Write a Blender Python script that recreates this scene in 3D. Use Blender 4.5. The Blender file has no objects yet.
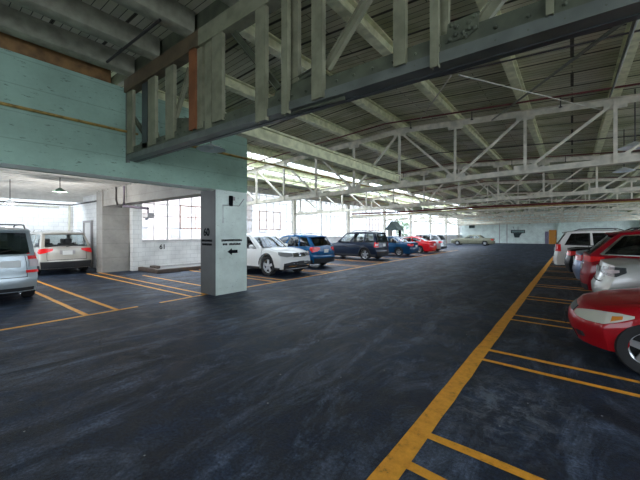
import bpy, bmesh, math, random
from mathutils import Vector, Matrix
random.seed(7)
SC = bpy.context.scene
COL = SC.collection
R = math.radians

# ------------------------------------------------------------------ camera, world, light, exposure
EYE = 1.65
cam_d = bpy.data.cameras.new('camera')
cam_d.sensor_width = 36; cam_d.lens = 325/640*36
cam_d.shift_y = -7/640
cam_d.clip_end = 400; cam_d.clip_start = 0.05
cam = bpy.data.objects.new('camera', cam_d); COL.objects.link(cam)
cam.location = (0, 0, EYE); cam.rotation_euler = (R(90), 0, R(37.8))
SC.camera = cam

SC.view_settings.view_transform = 'Standard'
SC.view_settings.look = 'None'
SC.view_settings.gamma = 1
SC.view_settings.use_curve_mapping = False
SC.view_settings.exposure = 0.45
SC.cycles.use_denoising = True
SC.cycles.max_bounces = 10
SC.cycles.diffuse_bounces = 6
SC.cycles.transparent_max_bounces = 24
SC.cycles.sample_clamp_indirect = 8

W = bpy.data.worlds.new('overcast_sky'); SC.world = W; W.use_nodes = True
bg = W.node_tree.nodes['Background']
bg.inputs[0].default_value = (0.86, 0.96, 1.10, 1); bg.inputs[1].default_value = 5.0

def portal(name, loc, rot, sx, sy):
    l = bpy.data.lights.new(name, 'AREA'); l.shape = 'RECTANGLE'; l.size = sx; l.size_y = sy
    l.cycles.is_portal = True
    o = bpy.data.objects.new(name, l); COL.objects.link(o); o.location = loc; o.rotation_euler = rot
    return o
portal('daylight_through_side_windows', (-15.75, 32.5, 2.7), (0, R(-90), 0), 3.2, 55)
portal('daylight_through_street_windows', (7.2, 24.5, 2.7), (0, R(90), 0), 3.2, 67)
portal('daylight_through_bay_windows', (-14.5, -1.65, 1.9), (R(90), 0, 0), 13, 2.8)
portal('daylight_through_entrance', (-3, -9.3, 1.5), (R(90), 0, 0), 3.6, 3.0)

# ------------------------------------------------------------------ materials
MATS = {}
def mat(name, col, rough=0.5, metal=0.0, var=0.0, vscale=4.0, bump=0.0, bscale=60.0, coat=0.0, emit=None, col2=None, spec=0.5):
    if name in MATS: return MATS[name]
    m = bpy.data.materials.new(name); m.use_nodes = True
    nt = m.node_tree; b = nt.nodes['Principled BSDF']
    b.inputs['Base Color'].default_value = (*col, 1)
    b.inputs['Roughness'].default_value = rough
    b.inputs['Metallic'].default_value = metal
    b.inputs['Coat Weight'].default_value = coat
    b.inputs['Coat Roughness'].default_value = 0.04
    b.inputs['Specular IOR Level'].default_value = spec
    if emit:
        b.inputs['Emission Color'].default_value = (*emit[0], 1); b.inputs['Emission Strength'].default_value = emit[1]
    tc = nt.nodes.new('ShaderNodeTexCoord')
    if var or col2:
        n = nt.nodes.new('ShaderNodeTexNoise'); n.inputs['Scale'].default_value = vscale; n.inputs['Detail'].default_value = 6
        nt.links.new(tc.outputs['Object'], n.inputs['Vector'])
        r = nt.nodes.new('ShaderNodeValToRGB')
        c2 = col2 if col2 else tuple(max(0, c*(1-var)) for c in col)
        r.color_ramp.elements[0].position = 0.35; r.color_ramp.elements[1].position = 0.62
        r.color_ramp.elements[0].color = (*c2, 1); r.color_ramp.elements[1].color = (*col, 1)
        nt.links.new(n.outputs['Fac'], r.inputs['Fac']); nt.links.new(r.outputs['Color'], b.inputs['Base Color'])
    if bump:
        n2 = nt.nodes.new('ShaderNodeTexNoise'); n2.inputs['Scale'].default_value = bscale; n2.inputs['Detail'].default_value = 4
        nt.links.new(tc.outputs['Object'], n2.inputs['Vector'])
        bp = nt.nodes.new('ShaderNodeBump'); bp.inputs['Strength'].default_value = bump; bp.inputs['Distance'].default_value = 0.02
        nt.links.new(n2.outputs['Fac'], bp.inputs['Height']); nt.links.new(bp.outputs['Normal'], b.inputs['Normal'])
    MATS[name] = m
    return m

def N(nt, t, **k):
    n = nt.nodes.new(t)
    for a, v in k.items():
        if a in n.inputs: n.inputs[a].default_value = v
        else: setattr(n, a, v)
    return n
def ramp(nt, src, stops):
    r = nt.nodes.new('ShaderNodeValToRGB'); e = r.color_ramp.elements
    while len(e) < len(stops): e.new(0.5)
    for i, (p, c) in enumerate(stops):
        e[i].position = p; e[i].color = (*c, 1) if len(c) == 3 else c
    nt.links.new(src, r.inputs['Fac']); return r
def mixc(nt, a, b, fac, mode='MIX'):
    m = nt.nodes.new('ShaderNodeMix'); m.data_type = 'RGBA'; m.blend_type = mode
    for s, v in ((0, fac), (6, a), (7, b)):
        if hasattr(v, 'node'): nt.links.new(v, m.inputs[s])
        elif s == 0: m.inputs[0].default_value = v
        else: m.inputs[s].default_value = (*v, 1)
    return m.outputs[2]

def asphalt():
    m = bpy.data.materials.new('sealed_asphalt'); m.use_nodes = True; nt = m.node_tree; b = nt.nodes['Principled BSDF']
    tc = N(nt, 'ShaderNodeTexCoord'); O = tc.outputs['Object']
    def noise(scale, detail=8.0, rough=0.65, dist=0.0, vec=None):
        n = N(nt, 'ShaderNodeTexNoise', Scale=scale, Detail=detail, Roughness=rough, Distortion=dist); nt.links.new(vec or O, n.inputs['Vector']); return n.outputs['Fac']
    def mapping(sc, rot=0, loc=(0, 0, 0)):
        mp = N(nt, 'ShaderNodeMapping'); mp.inputs['Scale'].default_value = sc; mp.inputs['Rotation'].default_value = (0, 0, R(rot)); mp.inputs['Location'].default_value = loc
        nt.links.new(O, mp.inputs['Vector']); return mp.outputs['Vector']
    big = noise(0.55)
    c = ramp(nt, big, [(0.36, (0.0045, 0.0085, 0.0175)), (0.66, (0.020, 0.032, 0.058))]).outputs['Color']
    # worn pale sealer, drawn out along the driving direction
    st = noise(1.5, 10.0, 0.78, 0.8, mapping((1.2, 0.4, 1), 14))
    c = mixc(nt, c, (0.11, 0.14, 0.20), ramp(nt, st, [(0.49, (0, 0, 0)), (0.68, (0.85,)*3)]).outputs['Color'])
    blot = noise(3.2, 10.0, 0.8, 0.5)
    c = mixc(nt, c, ramp(nt, blot, [(0.36, (0.35,)*3), (0.5, (0.95,)*3), (0.66, (1.9,)*3)]).outputs['Color'], 1.0, 'MULTIPLY')
    fine = noise(38.0, 6.0, 0.8)
    c = mixc(nt, c, ramp(nt, fine, [(0.36, (0.35,)*3), (0.66, (1.75,)*3)]).outputs['Color'], 1.0, 'MULTIPLY')
    # cracks in the sealer
    warp = N(nt, 'ShaderNodeTexNoise', Scale=1.1, Detail=6.0); nt.links.new(O, warp.inputs['Vector'])
    wm = N(nt, 'ShaderNodeMix', data_type='VECTOR'); wm.inputs[0].default_value = 0.35; nt.links.new(O, wm.inputs[4]); nt.links.new(warp.outputs['Color'], wm.inputs[5])
    vo = N(nt, 'ShaderNodeTexVoronoi', Scale=0.4, feature='DISTANCE_TO_EDGE'); nt.links.new(wm.outputs[1], vo.inputs['Vector'])
    c = mixc(nt, c, (0.003, 0.004, 0.006), ramp(nt, vo.outputs['Distance'], [(0.002, (0.55,)*3), (0.006, (0, 0, 0))]).outputs['Color'])
    # specks of grit
    sp = N(nt, 'ShaderNodeTexVoronoi', Scale=4.0); nt.links.new(O, sp.inputs['Vector'])
    c = mixc(nt, c, (0.34, 0.36, 0.36), ramp(nt, sp.outputs['Distance'], [(0.022, (1, 1, 1)), (0.045, (0, 0, 0))]).outputs['Color'])
    # chalky tyre scuff in the empty bay
    gr = N(nt, 'ShaderNodeTexGradient', gradient_type='SPHERICAL'); nt.links.new(mapping((1.5, 0.95, 1), 0, (0.75, -3.35, 0)), gr.inputs['Vector'])
    sc = noise(5.5, 12.0, 0.85, 0.5)
    mu = N(nt, 'ShaderNodeMath', operation='MULTIPLY'); nt.links.new(gr.outputs['Fac'], mu.inputs[0]); nt.links.new(ramp(nt, sc, [(0.48, (0, 0, 0)), (0.66, (1, 1, 1))]).outputs['Color'], mu.inputs[1])
    c = mixc(nt, c, (0.26, 0.29, 0.34), mu.outputs[0])
    nt.links.new(c, b.inputs['Base Color'])
    nt.links.new(ramp(nt, blot, [(0.35, (0.42,)*3), (0.66, (0.75,)*3)]).outputs['Color'], b.inputs['Roughness'])
    bp = N(nt, 'ShaderNodeBump', Strength=0.7, Distance=0.02); nt.links.new(fine, bp.inputs['Height']); nt.links.new(bp.outputs['Normal'], b.inputs['Normal'])
    b.inputs['Specular IOR Level'].default_value = 0.22
    return m

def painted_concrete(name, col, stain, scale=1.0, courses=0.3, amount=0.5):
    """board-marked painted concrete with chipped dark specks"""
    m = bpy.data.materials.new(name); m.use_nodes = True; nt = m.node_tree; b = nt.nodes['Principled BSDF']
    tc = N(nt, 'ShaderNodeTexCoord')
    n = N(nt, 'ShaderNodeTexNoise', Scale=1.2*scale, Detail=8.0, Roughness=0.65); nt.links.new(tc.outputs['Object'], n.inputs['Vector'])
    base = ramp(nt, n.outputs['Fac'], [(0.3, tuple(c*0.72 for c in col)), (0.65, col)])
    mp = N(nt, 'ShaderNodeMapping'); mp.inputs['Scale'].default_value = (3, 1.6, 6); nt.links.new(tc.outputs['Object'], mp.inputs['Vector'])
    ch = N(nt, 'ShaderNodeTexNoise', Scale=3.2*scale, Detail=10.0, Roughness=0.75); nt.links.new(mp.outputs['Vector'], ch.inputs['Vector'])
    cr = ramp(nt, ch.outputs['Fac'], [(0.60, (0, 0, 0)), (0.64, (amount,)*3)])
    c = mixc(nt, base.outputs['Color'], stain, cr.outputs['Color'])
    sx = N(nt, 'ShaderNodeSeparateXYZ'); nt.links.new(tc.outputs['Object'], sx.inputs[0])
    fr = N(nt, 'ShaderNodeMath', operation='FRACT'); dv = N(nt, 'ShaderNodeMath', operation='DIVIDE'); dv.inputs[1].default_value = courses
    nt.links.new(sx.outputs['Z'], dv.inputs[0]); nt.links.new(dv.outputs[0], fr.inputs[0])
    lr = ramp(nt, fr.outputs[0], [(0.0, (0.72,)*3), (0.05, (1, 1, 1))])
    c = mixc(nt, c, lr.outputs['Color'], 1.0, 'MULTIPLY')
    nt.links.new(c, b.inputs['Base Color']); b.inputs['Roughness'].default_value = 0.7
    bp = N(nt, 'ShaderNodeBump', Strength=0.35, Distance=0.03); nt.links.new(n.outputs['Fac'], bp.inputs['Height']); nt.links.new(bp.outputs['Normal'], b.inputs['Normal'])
    return m

def brick_paint(name, col, bw=0.4, bh=0.2, axis='YZ'):
    m = bpy.data.materials.new(name); m.use_nodes = True; nt = m.node_tree; b = nt.nodes['Principled BSDF']
    tc = N(nt, 'ShaderNodeTexCoord'); sx = N(nt, 'ShaderNodeSeparateXYZ'); nt.links.new(tc.outputs['Object'], sx.inputs[0])
    cb = N(nt, 'ShaderNodeCombineXYZ'); nt.links.new(sx.outputs[axis[0]], cb.inputs['X']); nt.links.new(sx.outputs[axis[1]], cb.inputs['Y'])
    br = N(nt, 'ShaderNodeTexBrick', Scale=1.0); br.inputs['Brick Width'].default_value = bw; br.inputs['Row Height'].default_value = bh
    br.inputs['Mortar Size'].default_value = 0.008; br.inputs['Color1'].default_value = (*col, 1)
    br.inputs['Color2'].default_value = (*[c*0.94 for c in col], 1); br.inputs['Mortar'].default_value = (*[c*0.72 for c in col], 1)
    nt.links.new(cb.outputs[0], br.inputs['Vector'])
    n = N(nt, 'ShaderNodeTexNoise', Scale=1.5, Detail=8.0); nt.links.new(tc.outputs['Object'], n.inputs['Vector'])
    nr = ramp(nt, n.outputs['Fac'], [(0.3, (0.8,)*3), (0.6, (1,)*3)])
    c = mixc(nt, br.outputs['Color'], nr.outputs['Color'], 1.0, 'MULTIPLY')
    nt.links.new(c, b.inputs['Base Color']); b.inputs['Roughness'].default_value = 0.65
    bp = N(nt, 'ShaderNodeBump', Strength=0.4, Distance=0.01); nt.links.new(br.outputs['Fac'], bp.inputs['Height']); bp.invert = True
    nt.links.new(bp.outputs['Normal'], b.inputs['Normal'])
    return m

def deck_mat():
    """roof boards running across the hall"""
    m = bpy.data.materials.new('roof_boards'); m.use_nodes = True; nt = m.node_tree; b = nt.nodes['Principled BSDF']
    tc = N(nt, 'ShaderNodeTexCoord')
    br = N(nt, 'ShaderNodeTexBrick', Scale=1.0); br.inputs['Brick Width'].default_value = 3.42; br.inputs['Row Height'].default_value = 0.13
    br.inputs['Mortar Size'].default_value = 0.006
    br.inputs['Color1'].default_value = (0.66, 0.62, 0.48, 1); br.inputs['Color2'].default_value = (0.46, 0.45, 0.34, 1); br.inputs['Mortar'].default_value = (0.05, 0.05, 0.045, 1)
    nt.links.new(tc.outputs['Object'], br.inputs['Vector'])
    b2 = N(nt, 'ShaderNodeTexBrick', Scale=1.0); b2.inputs['Brick Width'].default_value = 50; b2.inputs['Row Height'].default_value = 0.78
    b2.inputs['Mortar Size'].default_value = 0.03; b2.inputs['Color1'].default_value = (1, 1, 1, 1); b2.inputs['Color2'].default_value = (0.86, 0.9, 0.84, 1); b2.inputs['Mortar'].default_value = (0.12, 0.12, 0.1, 1)
    nt.links.new(tc.outputs['Object'], b2.inputs['Vector'])
    c = mixc(nt, br.outputs['Color'], b2.outputs['Color'], 1.0, 'MULTIPLY')
    n = N(nt, 'ShaderNodeTexNoise', Scale=0.7, Detail=8.0, Roughness=0.6); nt.links.new(tc.outputs['Object'], n.inputs['Vector'])
    nr = ramp(nt, n.outputs['Fac'], [(0.35, (0.62, 0.66, 0.5)), (0.5, (0.95, 0.97, 0.9)), (0.68, (1.15, 1.18, 1.3))])
    c = mixc(nt, c, nr.outputs['Color'], 1.0, 'MULTIPLY')
    nt.links.new(c, b.inputs['Base Color']); b.inputs['Roughness'].default_value = 0.8
    return m

def line_paint():
    m = bpy.data.materials.new('yellow_line_paint'); m.use_nodes = True; nt = m.node_tree; b = nt.nodes['Principled BSDF']
    tc = N(nt, 'ShaderNodeTexCoord')
    n = N(nt, 'ShaderNodeTexNoise', Scale=9.0, Detail=9.0, Roughness=0.75); nt.links.new(tc.outputs['Object'], n.inputs['Vector'])
    r = ramp(nt, n.outputs['Fac'], [(0.30, (0.09, 0.055, 0.02)), (0.42, (0.76, 0.32, 0.02)), (0.7, (0.98, 0.45, 0.04))])
    nt.links.new(r.outputs['Color'], b.inputs['Base Color']); b.inputs['Roughness'].default_value = 0.6
    return m

def glass_mat(name, tint, gloss=0.08, rough=0.02):
    m = bpy.data.materials.new(name); m.use_nodes = True; nt = m.node_tree; nt.nodes.clear()
    out = N(nt, 'ShaderNodeOutputMaterial'); t = N(nt, 'ShaderNodeBsdfTransparent'); t.inputs[0].default_value = (*tint, 1)
    g = N(nt, 'ShaderNodeBsdfGlossy'); g.inputs['Roughness'].default_value = rough; g.inputs['Color'].default_value = (0.9, 0.95, 1, 1)
    lw = N(nt, 'ShaderNodeLayerWeight', Blend=0.5)
    pwr = N(nt, 'ShaderNodeMath', operation='POWER'); pwr.inputs[1].default_value = 5.0; nt.links.new(lw.outputs['Facing'], pwr.inputs[0])
    ad = N(nt, 'ShaderNodeMath', operation='MULTIPLY_ADD'); ad.inputs[1].default_value = 0.6; ad.inputs[2].default_value = gloss; ad.use_clamp = True
    nt.links.new(pwr.outputs[0], ad.inputs[0])
    mx = N(nt, 'ShaderNodeMixShader'); nt.links.new(ad.outputs[0], mx.inputs[0]); nt.links.new(t.outputs[0], mx.inputs[1]); nt.links.new(g.outputs[0], mx.inputs[2])
    nt.links.new(mx.outputs[0], out.inputs[0])
    return m

M = dict(
    asphalt=asphalt(), line=line_paint(), deck=deck_mat(),
    teal=painted_concrete('mint_painted_concrete', (0.31, 0.47, 0.37), (0.05, 0.07, 0.06), 1.0, 0.46, 0.75),
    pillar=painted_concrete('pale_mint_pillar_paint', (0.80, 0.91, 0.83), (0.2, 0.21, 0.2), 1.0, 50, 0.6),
    pillar_grey_shaded=painted_concrete('shaded_grey_pillar_paint', (0.10, 0.105, 0.104), (0.05, 0.05, 0.05), 1.0, 50, 0.5),  # grey darkened so this face carries the pillar's shaded side
    conc=painted_concrete('bare_grey_concrete', (0.36, 0.34, 0.31), (0.10, 0.09, 0.085), 1.4, 0.6, 0.6),
    brick=brick_paint('white_painted_block', (0.86, 0.85, 0.83)),
    brick_x=brick_paint('white_painted_block_cross', (0.86, 0.85, 0.83), axis='XZ'),
    backwall=brick_paint('pale_mint_block', (0.82, 0.93, 0.88), axis='XZ'),
    rightwall=brick_paint('pale_mint_block_side', (0.72, 0.86, 0.80)),
    white_ceiling=mat('white_painted_rib_deck', (0.80, 0.79, 0.76), 0.6, var=0.15),
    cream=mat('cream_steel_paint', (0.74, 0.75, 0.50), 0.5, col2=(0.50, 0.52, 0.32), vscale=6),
    cream_dark=mat('worn_cream_steel_paint', (0.72, 0.67, 0.56), 0.55, col2=(0.50, 0.48, 0.40), vscale=5),
    olive=mat('olive_grey_paint_in_weak_light', (0.24, 0.24, 0.155), 0.55, col2=(0.16, 0.16, 0.10), vscale=5),  # olive-grey, made darker to carry the weak light on the near truss
    olive_dark=mat('dark_olive_paint_and_shade', (0.10, 0.112, 0.07), 0.5, col2=(0.06, 0.068, 0.044), vscale=5),  # dark olive; also carries shade on the near truss and in the roof gap
    steel_dark=mat('dark_grey_steel', (0.055, 0.065, 0.062), 0.4, var=0.3),
    steel_grey=mat('grey_steel_flange', (0.135, 0.15, 0.13), 0.4, var=0.3),
    brown=mat('brown_primer_steel', (0.12, 0.085, 0.045), 0.6, col2=(0.075, 0.055, 0.03), vscale=5),
    rust=mat('red_oxide_steel', (0.24, 0.085, 0.03), 0.6, var=0.35),
    timber=mat('orange_stained_timber', (0.25, 0.135, 0.045), 0.6, col2=(0.13, 0.07, 0.025), vscale=5),
    beam=mat('weathered_cream_timber', (0.36, 0.36, 0.27), 0.7, col2=(0.24, 0.24, 0.18), vscale=5),
    pipe_dark=mat('dark_iron_pipe', (0.035, 0.03, 0.028), 0.5),
    pipe_red=mat('red_sprinkler_pipe', (0.11, 0.018, 0.016), 0.45),
    pipe_yellow=mat('ochre_pipe_paint', (0.40, 0.27, 0.07), 0.5, var=0.5, vscale=8),
    pipe_cream=mat('cream_pipe_paint', (0.55, 0.52, 0.42), 0.5),
    rod=mat('dull_rod', (0.30, 0.29, 0.24), 0.5),
    conduit=mat('grey_conduit', (0.35, 0.33, 0.33), 0.4, 0.5),
    lilac=mat('lilac_grey_conduit', (0.16, 0.13, 0.17), 0.5),
    sash=mat('white_window_steel', (0.55, 0.53, 0.52), 0.5),
    sash_rust=mat('rusty_vent_steel', (0.42, 0.22, 0.15), 0.6),
    black=mat('black_paint', (0.006, 0.007, 0.009), 0.9, spec=.05),
    dark_sign=mat('dark_green_sign_paint', (0.015, 0.035, 0.035), 0.5),
    pale_letter=mat('pale_sign_letters', (0.35, 0.50, 0.48), 0.6),
    orange_door=mat('orange_door_paint', (0.60, 0.25, 0.03), 0.5, var=0.1),
    violet_door=mat('violet_grey_door_paint', (0.22, 0.19, 0.27), 0.5, var=0.15),
    door_white=mat('white_door_paint', (0.70, 0.68, 0.66), 0.5),
    lamp_white=mat('white_enamel_reflector', (0.78, 0.80, 0.84), 0.3),
    lamp_green=mat('green_enamel_shade', (0.10, 0.16, 0.12), 0.35),
    glass=glass_mat('clear_window_glass', (0.97, 0.98, 0.98), 0.03),
    kerb_wood=mat('dark_timber_edging', (0.10, 0.07, 0.055), 0.7, var=0.3),
    slab=mat('grey_slab_concrete', (0.34, 0.33, 0.33), 0.8, var=0.2),
    booth_roof=mat('dark_green_shingle', (0.05, 0.075, 0.07), 0.7, var=0.3),
    booth_wall=mat('cream_booth_board', (0.60, 0.58, 0.52), 0.6),
    # outside
    out_ground=mat('pale_outdoor_concrete', (0.40, 0.39, 0.37), 0.8, var=0.1),
    out_brick=mat('pink_outdoor_brick', (0.55, 0.45, 0.42), 0.8, var=0.2, vscale=2),
    out_white=mat('pale_outdoor_render', (0.45, 0.44, 0.42), 0.8),
    leaf=mat('leaf_green', (0.12, 0.30, 0.08), 0.6, var=0.5, vscale=10),
    # cars
    tire=mat('tyre_rubber', (0.012, 0.012, 0.013), 0.75),
    rim=mat('alloy_rim', (0.55, 0.56, 0.58), 0.28, 0.85),
    well=mat('wheel_well_black', (0.008, 0.008, 0.009), 0.8),
    plastic=mat('black_trim_plastic', (0.018, 0.019, 0.021), 0.55),
    interior=mat('dark_cabin_cloth', (0.03, 0.03, 0.033), 0.8),
    chrome=mat('chrome', (0.75, 0.76, 0.78), 0.12, 1.0),
    tail=mat('red_tail_lens', (0.78, 0.014, 0.018), 0.25, coat=.25),
    tail_clear=mat('clear_tail_lens', (0.62, 0.52, 0.53), 0.2, coat=.4),
    amber=mat('amber_lens', (0.65, 0.22, 0.03), 0.15, coat=1.0),
    head=mat('headlight_lens', (0.62, 0.60, 0.52), 0.08, coat=1.0),
    head_mid=mat('grey_headlight_lens', (0.22, 0.225, 0.225), 0.08, coat=1.0),
    head_dark=mat('smoked_headlight_lens', (0.05, 0.055, 0.06), 0.06, coat=1.0),
    plate=mat('licence_plate', (0.72, 0.73, 0.72), 0.4),
    tint=glass_mat('tinted_car_glass', (0.30, 0.33, 0.34), 0.07),
    dark_tint=glass_mat('dark_car_glass', (0.04, 0.05, 0.055), 0.06),
    clear=glass_mat('light_car_glass', (0.72, 0.77, 0.77), 0.06),
)
def paint(name, col, metal=0.25, rough=0.32): return mat(name, col, rough if metal > .3 else .5, metal, coat=.5, spec=.5 if metal > .3 else .12)

# ------------------------------------------------------------------ mesh helpers
def obj(name, bm, m, parent=None, smooth=False, kind=None, label=None, mats=None):
    me = bpy.data.meshes.new(name)
    bmesh.ops.recalc_face_normals(bm, faces=bm.faces)
    bm.to_mesh(me); bm.free()
    for x in (mats or [m]): me.materials.append(x)
    if smooth:
        for p in me.polygons: p.use_smooth = True
        me.set_sharp_from_angle(angle=R(38 if smooth is True else smooth))
    o = bpy.data.objects.new(name, me); COL.objects.link(o)
    if parent: o.parent = parent
    if kind: o['kind'] = kind
    if label: o['label'] = label
    return o
def thing(name, label, cat, loc=(0, 0, 0), rz=0, group=None):
    o = bpy.data.objects.new(name, None); COL.objects.link(o); o.location = loc; o.rotation_euler = (0, 0, rz)
    o['label'] = label; o['category'] = cat
    if group: o['group'] = group
    return o
def tag(o, label, cat, group=None):
    o['label'] = label; o['category'] = cat
    if group: o['group'] = group
    return o
def dup(root, label, loc=None, group=None):
    r = root.copy(); COL.objects.link(r); r['label'] = label
    if loc is not None: r.location = loc
    if group: r['group'] = group
    for ch in list(root.children):
        c = ch.copy(); COL.objects.link(c); c.parent = r
        for g in list(ch.children):
            d = g.copy(); COL.objects.link(d); d.parent = c
    return r
B = bmesh.new
def box(bm, x0, x1, y0, y1, z0, z1, mi=0):
    v = [bm.verts.new(p) for p in ((x0,y0,z0),(x1,y0,z0),(x1,y1,z0),(x0,y1,z0),(x0,y0,z1),(x1,y0,z1),(x1,y1,z1),(x0,y1,z1))]
    for q in ((0,3,2,1),(4,5,6,7),(0,1,5,4),(1,2,6,5),(2,3,7,6),(3,0,4,7)):
        f = bm.faces.new([v[i] for i in q]); f.material_index = mi
    return v
def bbox(bm, x0, x1, y0, y1, z0, z1, bev=0.01, seg=2):
    vs = box(bm, x0, x1, y0, y1, z0, z1)
    es = {e for v in vs for e in v.link_edges}
    bmesh.ops.bevel(bm, geom=list(es), offset=bev, segments=seg, affect='EDGES', profile=0.5)
def frame_of(d, up=(0, 0, 1)):
    d = Vector(d).normalized(); u = Vector(up)
    if abs(d.dot(u)) > 0.98: u = Vector((0, 1, 0))
    s = d.cross(u).normalized(); return d, s, s.cross(d).normalized()
def sweep(bm, p0, p1, prof, up=(0, 0, 1)):
    """closed 2D profile (side, up) carried from p0 to p1"""
    p0, p1 = Vector(p0), Vector(p1); d, s, u = frame_of(p1-p0, up)
    a = [bm.verts.new(p0+s*x+u*y) for x, y in prof]; b = [bm.verts.new(p1+s*x+u*y) for x, y in prof]
    n = len(prof)
    for i in range(n): bm.faces.new((a[i], a[(i+1) % n], b[(i+1) % n], b[i]))
    bm.faces.new(a[::-1]); bm.faces.new(b)
def bar(bm, p0, p1, w, h, up=(0, 0, 1)): sweep(bm, p0, p1, [(-w/2,-h/2),(w/2,-h/2),(w/2,h/2),(-w/2,h/2)], up)
def tube(bm, pts, r, n=8):
    rings = []
    pts = [Vector(p) for p in pts]
    for i, p in enumerate(pts):
        d = (pts[min(i+1, len(pts)-1)]-pts[max(i-1, 0)]); d, s, u = frame_of(d)
        rings.append([bm.verts.new(p+s*math.cos(2*math.pi*k/n)*r+u*math.sin(2*math.pi*k/n)*r) for k in range(n)])
    for a, b in zip(rings, rings[1:]):
        for k in range(n): bm.faces.new((a[k], a[(k+1) % n], b[(k+1) % n], b[k]))
    bm.faces.new(rings[0][::-1]); bm.faces.new(rings[-1])
def lathe(bm, prof, n=24, axis='Z', c=(0, 0, 0), mi=0):
    c = Vector(c); rings = []
    for r, h in prof:
        ring = []
        for k in range(n):
            a = 2*math.pi*k/n
            if axis == 'Z': p = (r*math.cos(a), r*math.sin(a), h)
            elif axis == 'Y': p = (r*math.cos(a), h, r*math.sin(a))
            else: p = (h, r*math.cos(a), r*math.sin(a))
            ring.append(bm.verts.new(c+Vector(p)))
        rings.append(ring)
    for a, b in zip(rings, rings[1:]):
        for k in range(n):
            f = bm.faces.new((a[k], a[(k+1) % n], b[(k+1) % n], b[k])); f.material_index = mi
    return rings
def I_prof(w, h, t=0.02, tf=0.025):
    a, b = w/2, h/2
    return [(-a,-b),(a,-b),(a,-b+tf),(t/2,-b+tf),(t/2,b-tf),(a,b-tf),(a,b),(-a,b),(-a,b-tf),(-t/2,b-tf),(-t/2,-b+tf),(-a,-b+tf)]
def L_prof(w, h, t=0.012): return [(0,0),(w,0),(w,t),(t,t),(t,h),(0,h)]
def C_prof(w, h, t=0.014): return [(0,0),(w,0),(w,t),(t,t),(t,h-t),(w,h-t),(w,h),(0,h)]
def text_mesh(body, size, m, name, loc, rot, parent=None, kind=None, ext=0.002):
    cu = bpy.data.curves.new(name, 'FONT'); cu.body = body; cu.size = size; cu.align_x = 'CENTER'; cu.align_y = 'CENTER'; cu.extrude = ext; cu.offset = size*0.03
    t = bpy.data.objects.new(name, cu); COL.objects.link(t)
    me = bpy.data.meshes.new_from_object(t, depsgraph=bpy.context.evaluated_depsgraph_get())
    bpy.data.objects.remove(t)
    me.materials.clear(); me.materials.append(m)
    o = bpy.data.objects.new(name, me); COL.objects.link(o); o.location = loc; o.rotation_euler = rot
    if parent: o.parent = parent
    if kind: o['kind'] = kind
    return o
CA, SA = math.cos(R(37.8)), math.sin(R(37.8))
def P(u, v, **c):
    """point seen at picture position (u, v) that lies on a plane X=, Y= or Z="""
    k = (u-320)/325; d = Vector((-SA+CA*k, CA+SA*k, (233-v)/325))
    if 'X' in c: t = c['X']/d.x
    elif 'Y' in c: t = c['Y']/d.y
    else: t = (c['Z']-EYE)/d.z
    return Vector((d.x*t, d.y*t, EYE+d.z*t))

# ------------------------------------------------------------------ dimensions of the hall
XL, XR, YB = -15.3, 7.0, 60.0          # window wall, street wall, far wall
XRIDGE, PAN = -4.38, 1.715
TY = [2.93 + 6.9*i for i in range(9)]  # roof trusses
def ztop(x): return 5.0 - 0.062*abs(x-XRIDGE)     # top of the truss top chord
def zbot(x): return 3.14 + 0.020*(x+2)            # underside of the bottom chord
HX = -7.38                               # aisle face of the header wall
PY0, PY1 = 5.07, 6.10                    # pillar

# ------------------------------------------------------------------ floor, walls, roof
bm = B(); box(bm, -21.4, 7.2, -9.5, 60.4, -0.2, 0); FLOOR = obj('floor', bm, M['asphalt'], kind='structure')
FLOOR['label'] = 'dark blue-grey sealed asphalt floor with pale scuffs'

def floor_line(a, b, w, label):
    a, b = Vector((*a, 0)), Vector((*b, 0)); d = (b-a).normalized(); s = Vector((-d.y, d.x, 0))*w/2
    bm = B(); n = max(2, int((b-a).length/0.35)); rows = []
    for i in range(n+1):
        p = a+(b-a)*i/n; j1, j2 = random.uniform(-.006, .006), random.uniform(-.006, .006)
        rows.append((bm.verts.new(p+s*(1+j1/w*2)+Vector((0, 0, .004))), bm.verts.new(p-s*(1+j2/w*2)+Vector((0, 0, .004)))))
    for p, q in zip(rows, rows[1:]): bm.faces.new((p[0], p[1], q[1], q[0]))
    return obj('parking_line', bm, M['line'], FLOOR, label=label)
floor_line((-1.0, 1.2), (-1.0, 34), 0.17, 'long yellow line along the aisle')
for y in (2.42, 4.86, 7.34, 9.8, 12.3, 14.8, 17.25, 19.8, 22.3, 24.8):
    for s in (-.215, .215): floor_line((-0.92, y+s), (4.6, y+s-.28), 0.085, 'yellow bay line')
for a, b in (((-7.62, -3), (-7.68, 3.25)), ((-7.7, 3.75), (-7.82, 6.4)), ((-7.82, 6.4), (-7.9, 10)), ((-7.9, 10), (-8.15, 14.5)), ((-8.15, 14.5), (-8.45, 22)), ((-8.45, 22), (-8.7, 33))):
    floor_line(a, b, 0.09, 'thin yellow line along the window-side bays')
for ys, xa, xb in (((-0.35, 0.2), -15, -7.6), ((2.28, 2.84), -15.5, -7.65), ((4.62, 5.02), -15.6, -7.7), ((5.75,), -13.2, -8.3), ((7.75, 8.2), -14.5, -7.85), ((10.75, 11.1), -14.5, -7.95),
                 ((13.7, 14.1), -14.5, -8.1), ((16.3, 16.7), -14.5, -8.2), ((19.4, 19.8), -14.5, -8.3), ((24.4, 24.8), -14.5, -8.5), ((28.2, 28.5), -14.5, -8.6), ((31.2,), -14.5, -8.7)):
    for y in ys: floor_line((xa, y+.02), (xb, y), 0.09, 'yellow bay line on the window side')

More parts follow.
